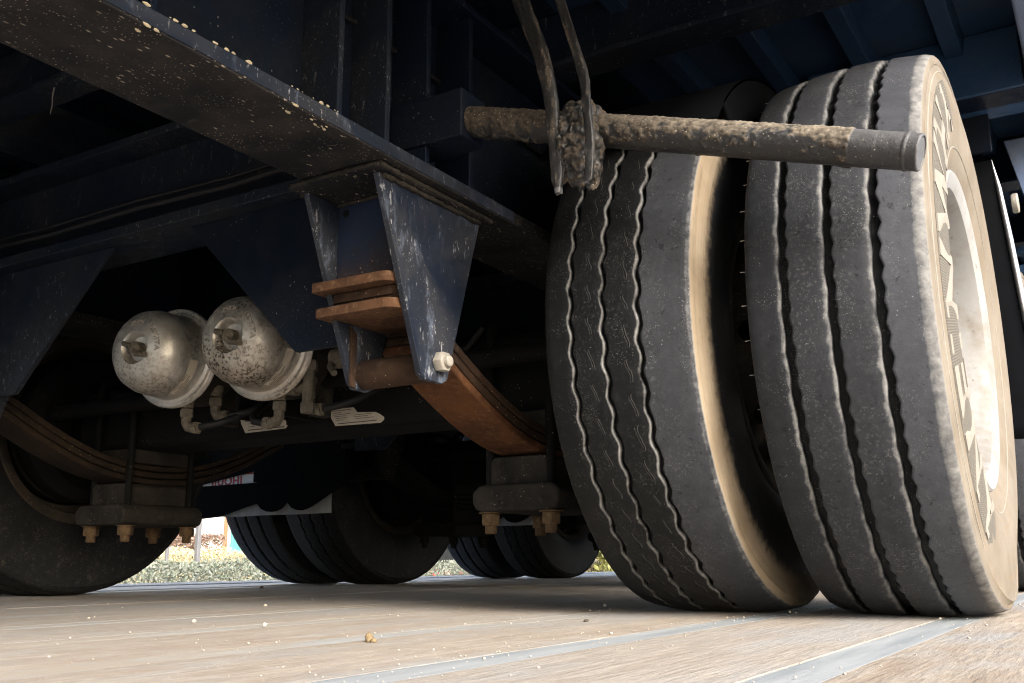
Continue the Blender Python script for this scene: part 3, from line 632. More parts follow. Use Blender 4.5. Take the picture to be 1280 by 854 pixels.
# wheels ------------------------------------------------------------
W = .2120; HW = W/2
SW_PROF = [(-.014, .226), (-.004, .238), (.006, .262), (.0115, .290), (.0135, .315), (.0120, .345), (.0075, .372), (.0040, .3860), (.0032, .3900), (.0045, .3920), (.0038, .3975), (.0030, .4020), (.0012, .4047), (-.0022, .4060)]
def swx(r):
    for (a, p), (c, q) in zip(SW_PROF, SW_PROF[1:]):
        if r <= q: return HW+a+(c-a)*(r-p)/(q-p)
    return HW-.002
def tyre(name, fr, style, parent, C, mat, dustR, dustL, filmf):
    N = 576
    def tri(q): q = q % 1.0; return abs(q*4-2)-1
    vs, dust, tcs, film = [], [], [], []
    ncol = None
    zmin = -(AZ-.0006)
    for i in range(N+1):
        th = -math.pi+2*math.pi*i/N     # seam at the back
        col = []
        for a, r in SW_PROF: col.append((-(HW+a), r, dustL(r)))
        cr = lambda x: .4165-.0100*(x/HW)**2
        xs = []
        gx = [(-HW+W*q) for q in fr]
        prev = -HW+.006
        for gi, g in enumerate(gx):
            if style == 0:
                u = th/(2*math.pi)*96+gi*.37
                zl = .0011*tri(u*.5+.2)+.0012*noise.noise((u*.7, gi, 1)); zr = (.0018+.0012*noise.noise((u*.23, gi, 3)))*tri(u+.25)+.0016*noise.noise((u*.8, gi, 5))
                ch = .0022+.0030*abs(math.sin(math.pi*u)); wd = .0112
            else:
                u = th/(2*math.pi)*57+gi*.41
                zl = .0026*math.sin(2*math.pi*u)+.0010*noise.noise((u*1.3, gi, 1)); zr = zl+.0008*math.sin(4*math.pi*u+1)
                ch = .0015; wd = .0076
            Lx = g-wd/2+zl; Rx = g+wd/2+zr
            for k in range(4): xs.append((prev+(Lx-ch-.0022-prev)*k/4, 0, .0))
            dl = .44+.4*noise.noise((u*.35, gi, 7)) if style == 0 else .58+.45*noise.noise((u*.4, gi, 7))
            xs += [(Lx-ch-.0018, 0, .04), (Lx-ch*.45, .0010, dl*.8), (Lx, .0026, dl), (Lx+.0012, .0100, 0), (Rx-.0012, .0105, 0), (Rx, .0012 if style == 0 else .0004, .08), (Rx+.0016, 0, .02)]
            prev = Rx+.0030
        for k in range(5): xs.append((prev+(HW-.016-prev)*k/4, 0, 0.0))
        xs += [(HW-.0135, 0, .0), (HW-.0100, 0, .38 if style == 0 else 0), (HW-.0055, 0, .55 if style == 0 else 0)]
        for x, dep, d in xs: col.append((x, cr(x)-dep, d))
        for a, r in reversed(SW_PROF): col.append((HW+a, r, dustR(r)))
        ncol = len(col)
        ct, sn = math.cos(th), math.sin(th)
        for x, r, d in col:
            wob = 0
            if abs(x) > HW-.012 and r > .39: wob = .0011*noise.noise((x*30, th*26, 2.2))
            y = -(r+wob)*ct; z = (r+wob)*sn
            bulge = 0
            if z < zmin: z = zmin
            if z < -.30: bulge = .013*((-.30-z)/.11)**2*(1 if r < .395 else .35)
            vs.append((C[0]+x+math.copysign(bulge, x), C[1]+y, C[2]+z)); dust.append(d); tcs.append((th*.41, x, r)); film.append(0 if (abs(x) < HW-.006 and cr(x)-r > .004) else filmf(x) if r > .3995 else .12)
    fs = [(i*ncol+j, i*ncol+j+1, (i+1)*ncol+j+1, (i+1)*ncol+j) for i in range(N) for j in range(ncol-1)]
    b = MB(); b.v = vs; b.f = fs
    return build(b, 'tyre', mat, parent, C, smooth=42, attrs={'dust': ('FLOAT', dust), 'film': ('FLOAT', film), 'tc': ('FLOAT_VECTOR', tcs)})
def rim(parent, C, s):
    """s = +1: dish opens towards +x"""
    b = MB()
    pr = [(.088, .218), (.096, .226), (.099, .237), (.104, .2395), (.107, .236), (.1045, .224), (.099, .2135), (.085, .208), (.055, .2045), (.045, .190), (.015, .184), (-.03, .186), (-.05, .2), (-.085, .206), (-.099, .2135), (-.1045, .224), (-.107, .236), (-.104, .2395), (-.099, .237), (-.096, .226), (-.088, .218), (-.05, .206), (-.03, .190), (.015, .188), (.045, .194), (.055, .2085)]
    b.lathe([(s*a, r) for a, r in pr], 'x', C, 96, close=True)
    # dished disc with hand holes
    dx = lambda r: -.058-.087*max(0, min(1, (.186-r)/.05))**.8 if r > .13 else -.145
    K = 8; n = 20
    for k in range(K):
        a0 = 2*math.pi*k/K; da = 2*math.pi/K; outer, inner = [], []
        for i in range(n):
            q = 2*math.pi*i/n
            c_, s_ = math.cos(q), math.sin(q); m = max(abs(c_), abs(s_))
            outer.append((.161+.0255*c_/m, a0+da/2*s_/m)); inner.append((.161+.0145*c_, a0+.125*s_))
        vs = [(C[0]+s*dx(r), C[1]+r*math.cos(a), C[2]+r*math.sin(a)) for r, a in outer+inner]
        vs += [(x-s*.012, y, z) for x, y, z in vs[n:]]
        b.add(vs, [(i, (i+1) % n, n+(i+1) % n, n+i) for i in range(n)]+[(n+i, n+(i+1) % n, 2*n+(i+1) % n, 2*n+i) for i in range(n)])
    b.lathe([(s*-.1445, .1358), (s*-.146, .125), (s*-.146, .086)], 'x', C, 64)
    o = build(b, 'rim', 'rim', parent, C, smooth=35)
    return o
def hub(parent, C, s):
    b = MB().lathe([(s*-.15, .1), (s*-.138, .1), (s*-.13, .086), (s*-.07, .082), (s*-.065, .072), (s*-.03, .070), (s*-.024, .062), (s*-.02, .0001)], 'x', C, 40)
    for k in range(10):
        a = 2*math.pi*k/10; c = (C[0], C[1]+.112*math.cos(a), C[2]+.112*math.sin(a))
        b.hexnut(c, 'x', .0165, s*-.1455, s*-.122); b.tube([(c[0]+s*-.124, c[1], c[2]), (c[0]+s*-.105, c[1], c[2])], .010, 10)
    return build(b, 'hub', 'rim', parent, C, smooth=35)
CRo = (-.2665, Y1, AZ); CRi = (-.5580, Y1, AZ)
ss = lambda a, b_, v: max(0, min(1, (v-a)/(b_-a)))
wO = empty('wheel', CRo, T)
dO = lambda r: .95 if r < .4025 else .62
dI = lambda r: .10*ss(.23, .30, r)*(1 if r < .39 else .5)
tyre('tyre', (.222, .487, .745), 0, wO, CRo, 'tyre_plain', dO, dI, lambda x: .66 if x > .055 else (.36 if x > -.058 else .26))
rim(wO, CRo, 1); hub(wO, CRo, 1)
# raised lettering on the outer sidewall, with the hatched band behind it
def band(r0_, r1_, a0, a1, n=150):
    vs, t = [], []
    for i in range(n+1):
        a = R(a0+(a1-a0)*i/n)
        for k in range(6):
            r = r0_+(r1_-r0_)*k/5; vs.append((CRo[0]+swx(r)+.0004, CRo[1]+r*math.cos(a), CRo[2]+r*math.sin(a))); t.append((a*.34, 0, r))
    b = MB(); b.add(vs, [(i*6+k, i*6+k+1, (i+1)*6+k+1, (i+1)*6+k) for i in range(n) for k in range(5)])
    return build(b, 'hatched_band', 'hatch', wO, CRo, smooth=60, attrs={'tc': ('FLOAT_VECTOR', t)})
band(.296, .368, 112, 246)
lt = MB(); vs, fs = text_mesh('ANEINWHA', .088, .0011, 3)
wid = max(v.x for v in vs); out = []
for v in vs:
    a = R(244)-v.x/wid*R(130); r = .298+v.y*1.08; r = min(.372, max(.29, r))
    out.append((CRo[0]+swx(r)+.0008+v.z, CRo[1]+r*math.cos(a), CRo[2]+r*math.sin(a)))
lt.add(out, fs)
build(lt, 'raised_lettering', 'letter', wO, CRo)
for rr in (.2705, .3805):
    b = MB(); b.tube([(CRo[0]+swx(rr)-.0006, CRo[1]+rr*math.cos(2*math.pi*i/160), CRo[2]+rr*math.sin(2*math.pi*i/160)) for i in range(161)], .0014, 6)
    build(b, 'sidewall_rib', 'letter', wO, CRo, smooth=60)

wI = empty('wheel', CRi, T)
dI2 = lambda r: (.98*ss(.345, .375, r)+.04) if r < .4030 else .30
tyre('tyre', (.205, .445, .685), 1, wI, CRi, 'tyre_siped', dI2, dI, lambda x: .42 if x > .042 else .03)
rim(wI, CRi, -1).data.materials[0] = M['rim_dark']
# little moulding hairs on the facing sidewalls of the twin tyres
hb = MB()
for i in range(26):
    a = R(205-i*6.3-3); r = .3995
    p = Vector((CRo[0]-HW-.0005, CRo[1]+r*math.cos(a), CRo[2]+r*math.sin(a))); hb.tube([p, p+Vector((-.006-.004*rnd.random(), -.001, rnd.uniform(-.001, .001)))], .0005, 5)
tag(build(hb, 'moulding_hair', 'letter', wO, CRo), kind='stuff')

# copies: left pair, then the two axles ahead
def wheels_at(dy):
    for wsrc, c in ((wO, CRo), (wI, CRi)):
        if dy: copy_tree(wsrc, (0, dy, 0), T)
        copy_tree(wsrc, (2*(XC-c[0]), dy, 0), T, flip=True)
wheels_at(0)
for k in (1, 2):
    dy = k*AX; wheels_at(dy)
    for src in (axl, spR, spL, bcL, bcR): shade_black(copy_tree(src, (0, dy, 0), T), ('sticker',))  # further axles darkened in colour for the shade under the trailer
for o in [x for x in T.children if x.name.startswith('axle.')]:
    for ch in list(o.children):
        if ch.name.startswith('sticker'):
            for g in list(ch.children): bpy.data.objects.remove(g)
            bpy.data.objects.remove(ch)

# mudguard bracket pipe, caked with mud
def pipe():
    A = Vector((-.760, 1.10, .7019)); B = Vector((-.146, 1.10, .5130)); d = (B-A); L = d.length; t = d/L
    a = Vector((0, -1, 0)); c = t.cross(a)       # c: roughly up or down
    if c.z < 0: c = -c
    K = 96; N = 520; vs, mud, pale = [], [], []
    for i in range(N+1):
        s = i/N; p = A+d*s
        for j in range(K):
            q = 2*math.pi*j/K; nrm = a*math.cos(q)+c*math.sin(q); upn = math.sin(q)
            r = .0214; m = 0; pl = 0
            if s < .885:
                h = hump(p+nrm*.03, 34); h2 = hump(p+nrm*.03, 110)
                m = ss(-.35, .45, upn*.75+.6*h+.7*h2+(.5 if s < .22 else .12)+.6*ss(.845, .885, s)-.25*ss(.62, .68, s)*(1-ss(.78, .84, s)))
                h4 = hump(p+nrm*.03, 260); r += m*(.0008+.0010*(h2+.25)+.0008*max(0, h)+.0009*h4)
                pl = ss(.30, .60, s)*(.55+.6*h2)*ss(-.3, .7, upn+.4*h2) if m > .05 else 0
            else:
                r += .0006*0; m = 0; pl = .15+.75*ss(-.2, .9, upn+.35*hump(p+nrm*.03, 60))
            if .93 < s: r -= .0003
            if .975 < s < .982: r += .0010
            vs.append(p+nrm*r); mud.append(m); pale.append(max(0, pl))
    b = MB(); b.v = [tuple(v) for v in vs]
    b.f = [(i*K+j, i*K+(j+1) % K, (i+1)*K+(j+1) % K, (i+1)*K+j) for i in range(N) for j in range(K)]
    # rounded end cap
    base = N*K
    for rr, dx in ((.0200, .0016), (.0185, .0018), (.0180, .0004), (.006, .0004)):
        o = len(b.v)
        for j in range(K):
            q = 2*math.pi*j/K; b.v.append(tuple(B+t*dx+(a*math.cos(q)+c*math.sin(q))*rr)); mud.append(.3); pale.append(.9)
        b.f += [(base+j, base+(j+1) % K, o+(j+1) % K, o+j) for j in range(K)]; base = o
    b.f.append(tuple(base+j for j in range(K)))
    return build(b, 'mudguard_pipe', 'mud', T, A, smooth=50, attrs={'mud': ('FLOAT', mud), 'pale': ('FLOAT', pale)})
pp = pipe()
build(MB().box(-.8645, -.735, 1.070, 1.132, .664, .738), 'pipe_socket', 'navy', pp, (-.82, 1.10, .70), bevel=.003)
def strap(path, wid, th, name, mudlev, par):
    pts = [Vector(p) for p in path]; fine = []
    for i in range(len(pts)-1):
        p0, p1, p2, p3 = pts[max(i-1, 0)], pts[i], pts[i+1], pts[min(i+2, len(pts)-1)]
        for k in range(26):
            t = k/26; fine.append(.5*((2*p1)+(-p0+p2)*t+(2*p0-5*p1+4*p2-p3)*t*t+(-p0+3*p1-3*p2+p3)*t**3))
    fine.append(pts[-1]); n = len(fine); K = 20; vs, mud, pale = [], [], []
    for i, p in enumerate(fine):
        t = (fine[min(i+1, n-1)]-fine[max(i-1, 0)]).normalized(); sd_ = t.cross(Vector((0, 1, 0))).normalized(); fr = sd_.cross(t)
        f = i/(n-1); ww = wid[0]+(wid[1]-wid[0])*f
        if f > .93: ww *= 1-.55*(f-.93)/.07
        for j in range(K):
            q = 2*math.pi*j/K; cx, cy = math.cos(q), math.sin(q)
            ex = math.copysign(abs(cx)**.55, cx)*ww/2; ey = math.copysign(abs(cy)**.55, cy)*th/2
            if cy < 0 and abs(cx) < .6: ey *= .45          # hollow channel face towards the rear
            h = hump(Vector((p.x*120, p.y*120, p.z*34))+Vector((ex, ey, 0))*160, 1.0)
            h3 = hump(Vector((ex*230+p.x*8, ey*230, p.z*26)), 1.0)
            vs.append(p+sd_*(ex+cx*(.0009*h3+.0006*h))+fr*(-ey-cy*(.0010*h3+.0006*h))); mud.append(mudlev+.9*h3); pale.append(max(0, .15*h3+(.7 if f > .975 else 0)))
    b = MB(); b.v = [tuple(v) for v in vs]
    b.f = [(i*K+j, i*K+(j+1) % K, (i+1)*K+(j+1) % K, (i+1)*K+j) for i in range(n-1) for j in range(K)]+[tuple(range(K)), tuple((n-1)*K+j for j in range(K))]
    return build(b, name, 'mud', par, pts[0], smooth=50, attrs={'mud': ('FLOAT', mud), 'pale': ('FLOAT', pale)})
strap([(-.668, 1.075, .935), (-.632, 1.064, .835), (-.602, 1.060, .755), (-.585, 1.056, .690), (-.577, 1.055, .620), (-.571, 1.052, .536)], (.026, .016), .010, 'torn_strap', .22, pp)
strap([(-.610, 1.070, .935), (-.570, 1.058, .822), (-.548, 1.054, .750), (-.531, 1.050, .690), (-.521, 1.040, .630), (-.517, 1.036, .585), (-.519, 1.036, .550), (-.523, 1.036, .535)], (.0135, .0115), .007, 'torn_strap', .10, pp)
def clump():
    bm = bmesh.new(); bmesh.ops.create_icosphere(bm, subdivisions=6, radius=1); b = MB(); mud, pale = [], []
    for v in bm.verts:
        c = v.co; e = Vector((math.copysign(abs(c.x)**.7, c.x)*.027, math.copysign(abs(c.y)**.8, c.y)*.033, math.copysign(abs(c.z)**.7, c.z)*.056))
        p = Vector((-.553, 1.078, .6120))+e; h = hump(p, 26); h2 = hump(p, 95)
        p += c*(.009*h+.0040*h2+.0016*hump(p, 220))
        if c.z < -.3: p.z -= .012*max(0, hump(Vector((p.x, p.y, 0)), 60))*(-c.z)
        b.v.append(tuple(p)); mud.append(.30+.9*h2); pale.append(max(0, .45*h2-.18))
    b.f = [tuple(x.index for x in f.verts) for f in bm.faces]; bm.free()
    build(b, 'mud_clump', 'mud', pp, (-.543, 1.08, .606), smooth=70, attrs={'mud': ('FLOAT', mud), 'pale': ('FLOAT', pale)})
clump()

# mudflap with bright trim between the first and second axle, right side; bracket beyond
def mudflap():
    ed = [(-.1475, .862), (-.140, .80), (-.131, .69), (-.122, .56), (-.112, .43), (-.108, .33), (-.118, .30)]
    b = MB(); vs = []
    for x, z in ed:
        for k in range(7): vs.append((-.64+(x+.64)*k/6, 2.10+.03*(1-k/6)**2, z))
    n = len(ed); b.add(vs, [(i*7+k, i*7+k+1, (i+1)*7+k+1, (i+1)*7+k) for i in range(n-1) for k in range(6)])
    o = build(b, 'mudflap', 'flap', T, (-.4, 2.1, .6), smooth=60)
    md = o.modifiers.new('thick', 'SOLIDIFY'); md.thickness = .008; md.offset = 0
    build(MB().tube([(x, 2.098, z) for x, z in ed], [.0012, .0055, .0066, .0068, .0068, .0066, .005], 12), 'trim', 'bead', o, (-.13, 2.1, .6), smooth=60)
    build(MB().lathe([(0, .0001), (0, .018), (.003, .020), (.010, .020), (.012, .018), (.012, .0001)], 'x', (-.1215, 2.125, .772), 24), 'bolt', 'zinc', o, (-.12, 2.12, .77), smooth=35)
    # sloping back plate from the floor down to the flap
    build(MB().box(-.64, -.14, 2.04, 2.05, .86, .9375), 'flap_hanger', 'navy', o, (-.4, 2.05, .9), bevel=.002)
mudflap()
build(MB().prism([(-.128, .937), (.015, .937), (.015, .60), (-.060, .60), (-.085, .72)], 'y', 2.20, 2.212), 'outrigger', 'rail_grey', T, (-.05, 2.2, .8), bevel=.002)
build(MB().prism([(-.16, .937), (.015, .937), (.015, .70), (-.12, .70)], 'y', 3.30, 3.312), 'outrigger', 'navy_bright', T, (-.05, 3.3, .8), bevel=.002)
for z in (.76, .83, .88): build(MB().box(-.17, .012, 2.9, 2.93, z, z+.022), 'side_bar', 'navy_bright', T, (-.07, 2.91, z), bevel=.003)
# sheet metal flap in front of the second axle's far wheels
fp = [(-2.614, .229), (-2.437, .270), (-2.428, .260), (-2.418, .250), (-2.395, .242), (-2.370, .2385), (-2.345, .242), (-2.328, .248), (-2.301, .268), (-2.279, .249), (-2.258, .242), (-2.238, .240), (-2.215, .244), (-2.191, .253), (-2.160, .268), (-2.119, .290), (-2.117, .229), (-2.25, .2275), (-2.4, .229), (-2.5, .2275)]
o = build(MB().prism(fp, 'y', 2.378, 2.382), 'sheet_flap', 'galv', T, (-2.35, 2.38, .25))
build(MB().box(-2.80, -2.444, 2.3755, 2.3775, .292, .405), 'printed_panel', 'sign_white', o, (-2.6, 2.376, .35))
vs, fs = text_mesh('IIUOHI', .048, .0004, 3); sl = MB()
sl.add([(-2.655+v.x*.92, 2.3748-v.z, .3335+v.y*.85) for v in vs], fs); sl.box(-2.53, -2.446, 2.3742, 2.3748, .3655, .3705)
build(sl, 'red_lettering', 'sign_red', o, (-2.6, 2.375, .35))
bot = [(-2.917, .210), (-2.605, .228), (-2.436, .266), (-2.429, .269), (-2.410, .250), (-2.384, .240), (-2.362, .238), (-2.341, .240), (-2.320, .247), (-2.294, .267), (-2.272, .248), (-2.251, .241), (-2.230, .239), (-2.207, .244), (-2.183, .253), (-2.112, .288), (-2.054, .312)]
fo = build(MB().prism(bot+[(-2.054, .326), (-2.448, .335), (-2.728, .333), (-2.929, .322)], 'y', 2.366, 2.372), 'mudflap', 'flap', T, (-2.4, 2.37, .3))
build(MB().prism([(-2.929, .324), (-2.728, .335), (-2.448, .374), (-2.448, .3365), (-2.054, .3275), (-2.054, .60), (-2.90, .60)], 'y', 2.366, 2.372), 'flap_panel', 'flap', fo, (-2.4, 2.37, .4))
o2 = copy_tree(o, (0, AX, 0), T); copy_tree(fo, (0, AX, 0), T)
# added dark panel over the inner tyre, hiding and shading its top
b = MB(); vs = []; n = 20
for i in range(n+1):
    a = R(38+60*i/n); vs += [(x, Y1-.438*math.cos(a), AZ+.438*math.sin(a)) for x in (-.705, -.600, -.500, -.420)]
b.add(vs, [(4*i+k, 4*i+k+1, 4*i+k+5, 4*i+k+4) for i in range(n) for k in range(3)])
vs = []
for i in range(n+1):
    a = R(44+54*i/n); vs += [(-.420, Y1-r*math.cos(a), AZ+r*math.sin(a)) for r in (.4375, .352)]
b.add(vs, [(2*i, 2*i+1, 2*i+3, 2*i+2) for i in range(n)])
o = build(b, 'added_shade_panel', 'flap', T, (-.55, Y1, AZ+.45), smooth=60); md = o.modifiers.new('thick', 'SOLIDIFY'); md.thickness = .004
# tank and side gear beyond, which close off the underside
build(MB().lathe([(0, .0001), (0, .09), (.02, .12), (.78, .12), (.80, .09), (.80, .0001)], 'x', (-1.85, 3.35, .74), 40), 'air_tank', 'black', T, (XC, 3.35, .74), smooth=40)
build(MB().box(-2.0, -.9, 5.9, 5.92, .35, .93), 'front_plate', 'black', T, (XC, 5.9, .6))

# ------------------------------------------------------------------ grit and pebbles on the deck
gb = MB(); ico = bmesh.new(); bmesh.ops.create_icosphere(ico, subdivisions=1, radius=1)
IV = [v.co.copy() for v in ico.verts]; IF = [tuple(v.index for v in f.verts) for f in ico.faces]; ico.free()
def lump(mb, c, s, flat=.7):
    k = rnd.random()*99; q = rnd.random()*6.28; ca, sa = math.cos(q), math.sin(q); st = rnd.uniform(.7, 1.35)
    vs = []
    for v in IV:
        f = s*(1+.45*noise.noise((v.x*1.3+k, v.y*1.3, v.z*1.3))); x, y = v.x*f*st, v.y*f
        vs.append((c[0]+x*ca-y*sa, c[1]+x*sa+y*ca, max(c[2]-.0012, c[2]+v.z*f*flat+s*flat*.55)))
    mb.add(vs, IF)
for i in range(1100):
    if i < 600: x = rnd.choice([-.51, -.73, -.44, -.2, -.48, -.98])+rnd.gauss(0, .035); y = rnd.uniform(.5, 2.2)
    else: x = rnd.uniform(-2.3, .2); y = .45+rnd.random()**1.6*3.2
    s = min(.0024, .0003+rnd.expovariate(1/.00034))
    lump(gb, (x, y, 0), s)
tag(build(gb, 'grit', 'grit', None, (-1, 1.2, 0), smooth=80), 'pale grit scattered over the plank deck', 'grit', kind='stuff')
PEB = [(-.655, .800, .0055, 'clod', 'brown crumb of dirt alone on the boards in front'),
       (-1.36, 1.36, .0036, 'grit', 'leftmost of the pale pebbles lying on the wooden boards'), (-1.08, .95, .0036, 'grit', 'second pale pebble from the left on the wooden boards'),
       (-.93, .93, .0036, 'grit', 'third pale pebble from the left on the wooden boards'), (-.80, 1.62, .0042, 'grit', 'pale pebble nearest the inner twin tyre'),
       (-2.30, 2.28, .0062, 'stone', 'leftmost of the dark stones by the far deck edge'), (-2.36, 2.60, .0068, 'stone', 'dark stone at the foot of the far second axle tyre'),
       (-1.02, 2.55, .0085, 'stone', 'dark stone beside the inner twin tyre in the middle'), (-.62, 1.20, .0030, 'stone', 'tiny dark stone just left of the inner twin tyre')]
for x, y, sz, k, lab in PEB:
    b = MB(); lump(b, (x, y, 0), sz, .85)
    if k == 'clod':
        lump(b, (x+.006, y-.002, .0), sz*.6, .9); lump(b, (x-.002, y, .004), sz*.7, .9)
    o = build(b, 'dirt_clod' if k == 'clod' else 'pebble', k, None, (x, y, 0), smooth=70)
    tag(o, lab, 'dirt' if k == 'clod' else 'pebble', None if k == 'clod' else 'pebbles on the deck')

# ------------------------------------------------------------------ the street beyond
def groundm(name, a, b_, sc=3):
    b = NB(name); n = b.noise(sc, None, 8, .65); n2 = b.noise(sc*12, None, 5, .7)
    return b.fin(b.mix(b.ramp(n, .35, .65), a, b.mix(n2, a, b_)), .9, 0, n2, .01, .5)
M['asphalt'] = groundm('asphalt', (.13, .125, .12), (.21, .205, .195))
M['dry_earth'] = groundm('dry_lawn', (.30, .25, .14), (.42, .35, .2), 1.5)
GZ = -1.0
tag(build(MB().box(-600, 600, -600, 600, GZ-.4, GZ), 'ground', 'asphalt', None, (0, 0, GZ)), 'asphalt yard around the deck', kind='structure')
# bank behind the hedge
bank = MB(); vs = []
BP = [(-8.6, GZ-.05), (-9.4, -.55), (-10.6, .02), (-12.5, .20), (-15.8, .23), (-17, .22)]
for i in range(41):
    y = -4+i*1.0
    for x, z in BP: vs.append((x, y, z+.05*noise.noise((x*.7, y*.6, 1))))
bank.add(vs, [(i*6+j, i*6+j+1, (i+1)*6+j+1, (i+1)*6+j) for i in range(40) for j in range(5)])
tag(build(bank, 'lawn_bank', 'dry_earth', None, (-12, 16, 0), smooth=60), 'dry yellow lawn rising behind the hedge', kind='structure')
def leafm(name, cols):
    b = NB(name); rd = b.attr('lr'); n = b.noise(3, None, 3)
    c = b.mix(b.ramp(rd, .0, .5), cols[0], cols[1]); c = b.mix(b.ramp(rd, .55, 1.0), c, cols[2])
    m = b.fin(c, .6); 
    try: b.b.inputs['Subsurface Weight'].default_value = 0
    except Exception: pass
    return m
M['hedge'] = leafm('grey_green_leaves', [(.11, .14, .095), (.19, .21, .16), (.29, .29, .24)])
M['dry'] = leafm('straw_leaves', [(.46, .40, .24), (.58, .52, .34), (.36, .33, .2)])
M['redleaf'] = leafm('russet_leaves', [(.17, .10, .075), (.26, .18, .14), (.14, .12, .08)])
M['bush'] = leafm('yellow_green_leaves', [(.13, .15, .03), (.22, .21, .06), (.10, .12, .03)])
M['stem'] = plain('twig', (.07, .05, .035), .9)
def foliage(name, x0, x1, y0, y1, z0, z1, n, ls, mat, label, group=None, round_=.12):
    t = empty(name, ((x0+x1)/2, (y0+y1)/2, z0)); tag(t, label, 'hedge' if 'hedge' in name else 'bush', group)
    b = MB(); lr = []
    for i in range(n):
        # leaves crowd the skin of the volume
        u = [rnd.random() for _ in range(3)]; k = rnd.randrange(5)
        if k == 0: u[0] = 1-rnd.random()**2*.25
        elif k in (1, 2): u[2] = 1-rnd.random()**2*.25
        elif k == 3: u[0] = rnd.random()**2*.25
        p = Vector((x0+(x1-x0)*u[0], y0+(y1-y0)*u[1], z0+(z1-z0)*u[2]))
        p += Vector((noise.noise(p*2.2), 0, noise.noise(p*1.9+Vector((9, 0, 0)))*.7))*round_
        a = Vector((rnd.gauss(0, 1), rnd.gauss(0, 1), rnd.gauss(0, 1))).normalized(); c = a.orthogonal().normalized(); s = ls*rnd.uniform(.6, 1.3)
        q = a.cross(c); b.add([p-a*s, p+c*s*.45+q*s*.12, p+a*s, p-c*s*.45+q*s*.12], [(0, 1, 2, 3)]); lr += [rnd.random()]*4
    me = bpy.data.meshes.new('foliage'); o_ = Vector(WL[t.name]); me.from_pydata([Vector(v)-o_ for v in b.v], [], b.f); me.materials.append(M[mat])
    at = me.attributes.new('lr', 'FLOAT', 'POINT'); at.data.foreach_set('value', lr)
    link(bpy.data.objects.new('foliage', me), t, o_)
    st = MB(); k = max(3, int((y1-y0)*3))
    for i in range(k):
        y = y0+(y1-y0)*(i+.5)/k; x = (x0+x1)/2; st.tube([(x, y, z0-.05), (x+rnd.gauss(0, .05), y, (z0+z1)/2), (x+rnd.gauss(0, .1), y+rnd.gauss(0, .1), z0+(z1-z0)*.85)], [.02, .014, .006], 6)
    build(st, 'stem', 'stem', t, o_, smooth=60)
    return t
foliage('clipped_hedge', -7.9, -6.9, 3.2, 13.2, GZ+.1, .07, 42000, .021, 'hedge', 'low clipped grey green hedge beyond the deck')
foliage('straw_hedge', -12.2, -11.5, 8.8, 17.0, .02, .26, 9000, .026, 'dry', 'straw yellow planting above the clipped hedge')
foliage('russet_hedge', -14.0, -13.3, 9.2, 12.25, .15, .50, 4200, .04, 'redleaf', 'russet hedge by the teal windows')
foliage('yellow_bush', -10.3, -9.1, 14.0, 15.6, GZ, .55, 5200, .06, 'bush', 'yellow green bush left of the red van', round_=.3)
foliage('roadside_bush', -10.6, -9.4, 19.5, 22.5, GZ, .62, 4200, .08, 'bush', 'yellow green bush far off right of the red van', round_=.3)
M['wall_white'] = plain('white_render', (.74, .73, .71), .85, 0, .06, 3)
M['teal'] = plain('teal_panel', (.09, .33, .29), .35, 0, .12, 2)
M['teal_glass'] = plain('teal_glass', (.03, .16, .15), .12, 0, .2, 1)
M['post'] = plain('grey_post', (.20, .20, .205), .5, .2)
M['brown'] = plain('brown_trim', (.25, .15, .08), .7)
M['red'] = plain('red_car_paint', (.50, .055, .065), .3, 0, .05)
M['glass'] = plain('dark_glass', (.03, .035, .04), .08, 0, .1)
for px, y, z, w_, lab in ((-9.0, 7.905, .98, .05, 'thicker grey steel post standing in front of the white wall'), (-9.6, 7.98, .62, .035, 'thinner grey steel post beside the russet hedge')):
    b = MB().box(px-w_/2, px+w_/2, y-w_/2, y+w_/2, GZ-.1, z)
    o = build(b, 'fence_post', 'post', None, (px, y, GZ), bevel=.006); build(MB().box(px-w_*.62, px+w_*.62, y-w_*.62, y+w_*.62, z+.0005, z+.02), 'cap', 'post', o, (px, y, z), bevel=.004)
    build(MB().box(px-w_*1.4, px+w_*1.4, y-w_*1.4, y+w_*1.4, GZ, GZ+.02), 'base_plate', 'post', o, (px, y, GZ), bevel=.004)
    tag(o, lab, 'post', 'fence posts')
BX = -16.0
bld = empty('white_building', (BX, 14, .1)); tag(bld, 'white rendered building with teal window panels behind the hedge', 'building')
build(MB().box(BX-6, BX, 9.0, 40, -.3, 6.5), 'wall', 'wall_white', bld, (BX, 14, .1))
build(MB().box(BX+.002, BX+.22, 12.95, 14.56, -.2, 6.6), 'pier', 'wall_white', bld, (BX, 13, .1), bevel=.01)
build(MB().box(BX+.222, BX+.27, 14.50, 14.58, -.1, 5.0), 'downpipe', 'brown', bld, (BX, 14.5, .1), bevel=.01)
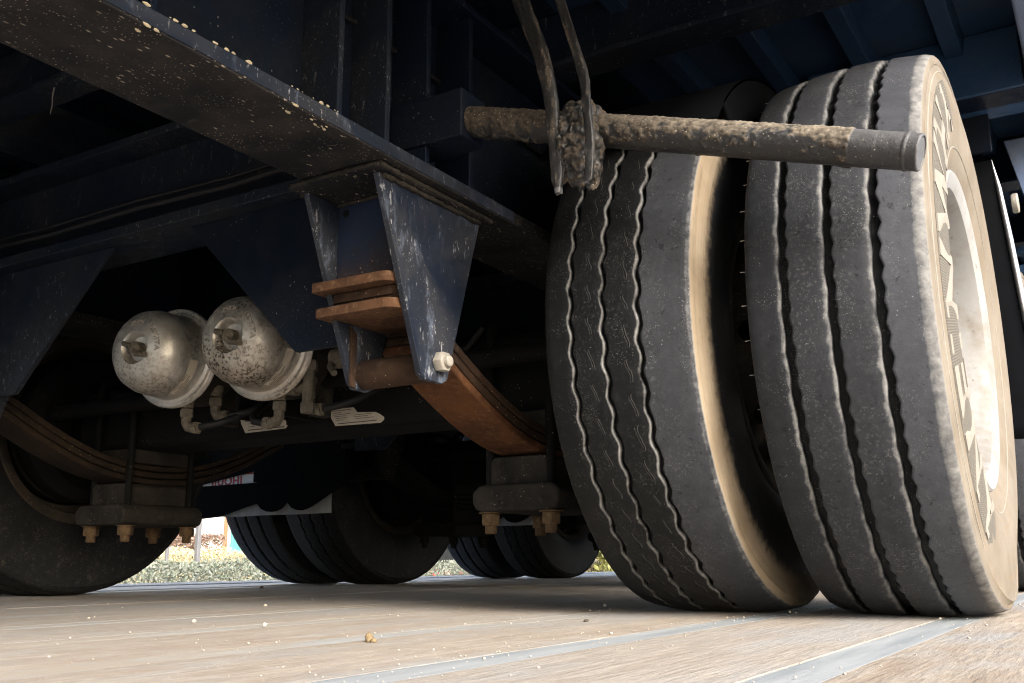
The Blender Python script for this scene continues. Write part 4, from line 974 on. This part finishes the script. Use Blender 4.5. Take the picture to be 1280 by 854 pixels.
for (a, c, z0, z1) in ((11.4, 12.86, .22, 1.02), (14.9, 16.4, .30, .82), (16.7, 18.2, .30, .82), (18.5, 20.0, .30, .82), (9.5, 11.0, .22, 1.02)):
    wn = build(MB().box(BX+.003, BX+.06, a, c, z0, z1), 'window', 'teal', bld, (BX, (a+c)/2, z0), bevel=.008)
    for k in range(2):
        m = (c-a)/2; build(MB().box(BX+.061, BX+.068, a+.06+k*m, a+m-.05+k*m, z0+.07, z1-.07), 'pane', 'teal_glass' if (k+int(a)) % 2 else 'teal', wn, (BX, a, z0))
    build(MB().box(BX+.003, BX+.12, a-.05, c+.05, z0-.06, z0-.002), 'sill', 'wall_white', wn, (BX, a, z0), bevel=.006)
# red van parked beyond
def van(px, py):
    t = empty('parked_van', (px, py, GZ)); tag(t, 'red van parked beyond the deck with a lit tail lamp', 'van')
    t.rotation_euler.z = 0
    prof = [(0, .35), (.05, .28), (3.0, .28), (3.1, .45), (3.08, .85), (2.7, 1.02), (2.2, 1.62), (1.95, 1.72), (.15, 1.74), (.02, 1.62)]
    build(MB().prism([(py+a, GZ+z) for a, z in prof], 'x', px-.72, px+.72), 'body', 'red', t, (px, py, GZ), bevel=.06, seg=3)
    build(MB().box(px-.58, px+.58, py-.012, py+.01, GZ+1.05, GZ+1.55), 'rear_window', 'glass', t, (px, py, GZ+1.3), bevel=.01)
    build(MB().box(px-.73, px+.73, py-.10, py+.1, GZ+.30, GZ+.52), 'bumper', 'sign_white', t, (px, py, GZ+.4), bevel=.03)
    for s in (-1, 1):
        for a in (.6, 2.4):
            build(MB().lathe([(-.09, .0001), (-.09, .2), (-.08, .31), (.08, .31), (.09, .2), (.09, .0001)], 'x', (px+s*.66, py+a, GZ+.31), 28), 'wheel', 'black', t, (px+s*.66, py+a, GZ+.31), smooth=40)
        b = NB('tail_lamp'); b.put(b.b.inputs['Base Color'], (.5, .02, .02)); b.put(b.b.inputs['Emission Color'], (1.0, .12, .06)); b.b.inputs['Emission Strength'].default_value = 3.0 if s > 0 else 0.4
        build(MB().box(px+s*.63-.07, px+s*.63+.07, py-.02, py+.03, GZ+.80, GZ+1.08), 'tail_lamp', b.m, t, (px+s*.63, py, GZ+.9), bevel=.02)
van(-9.45, 13.9)
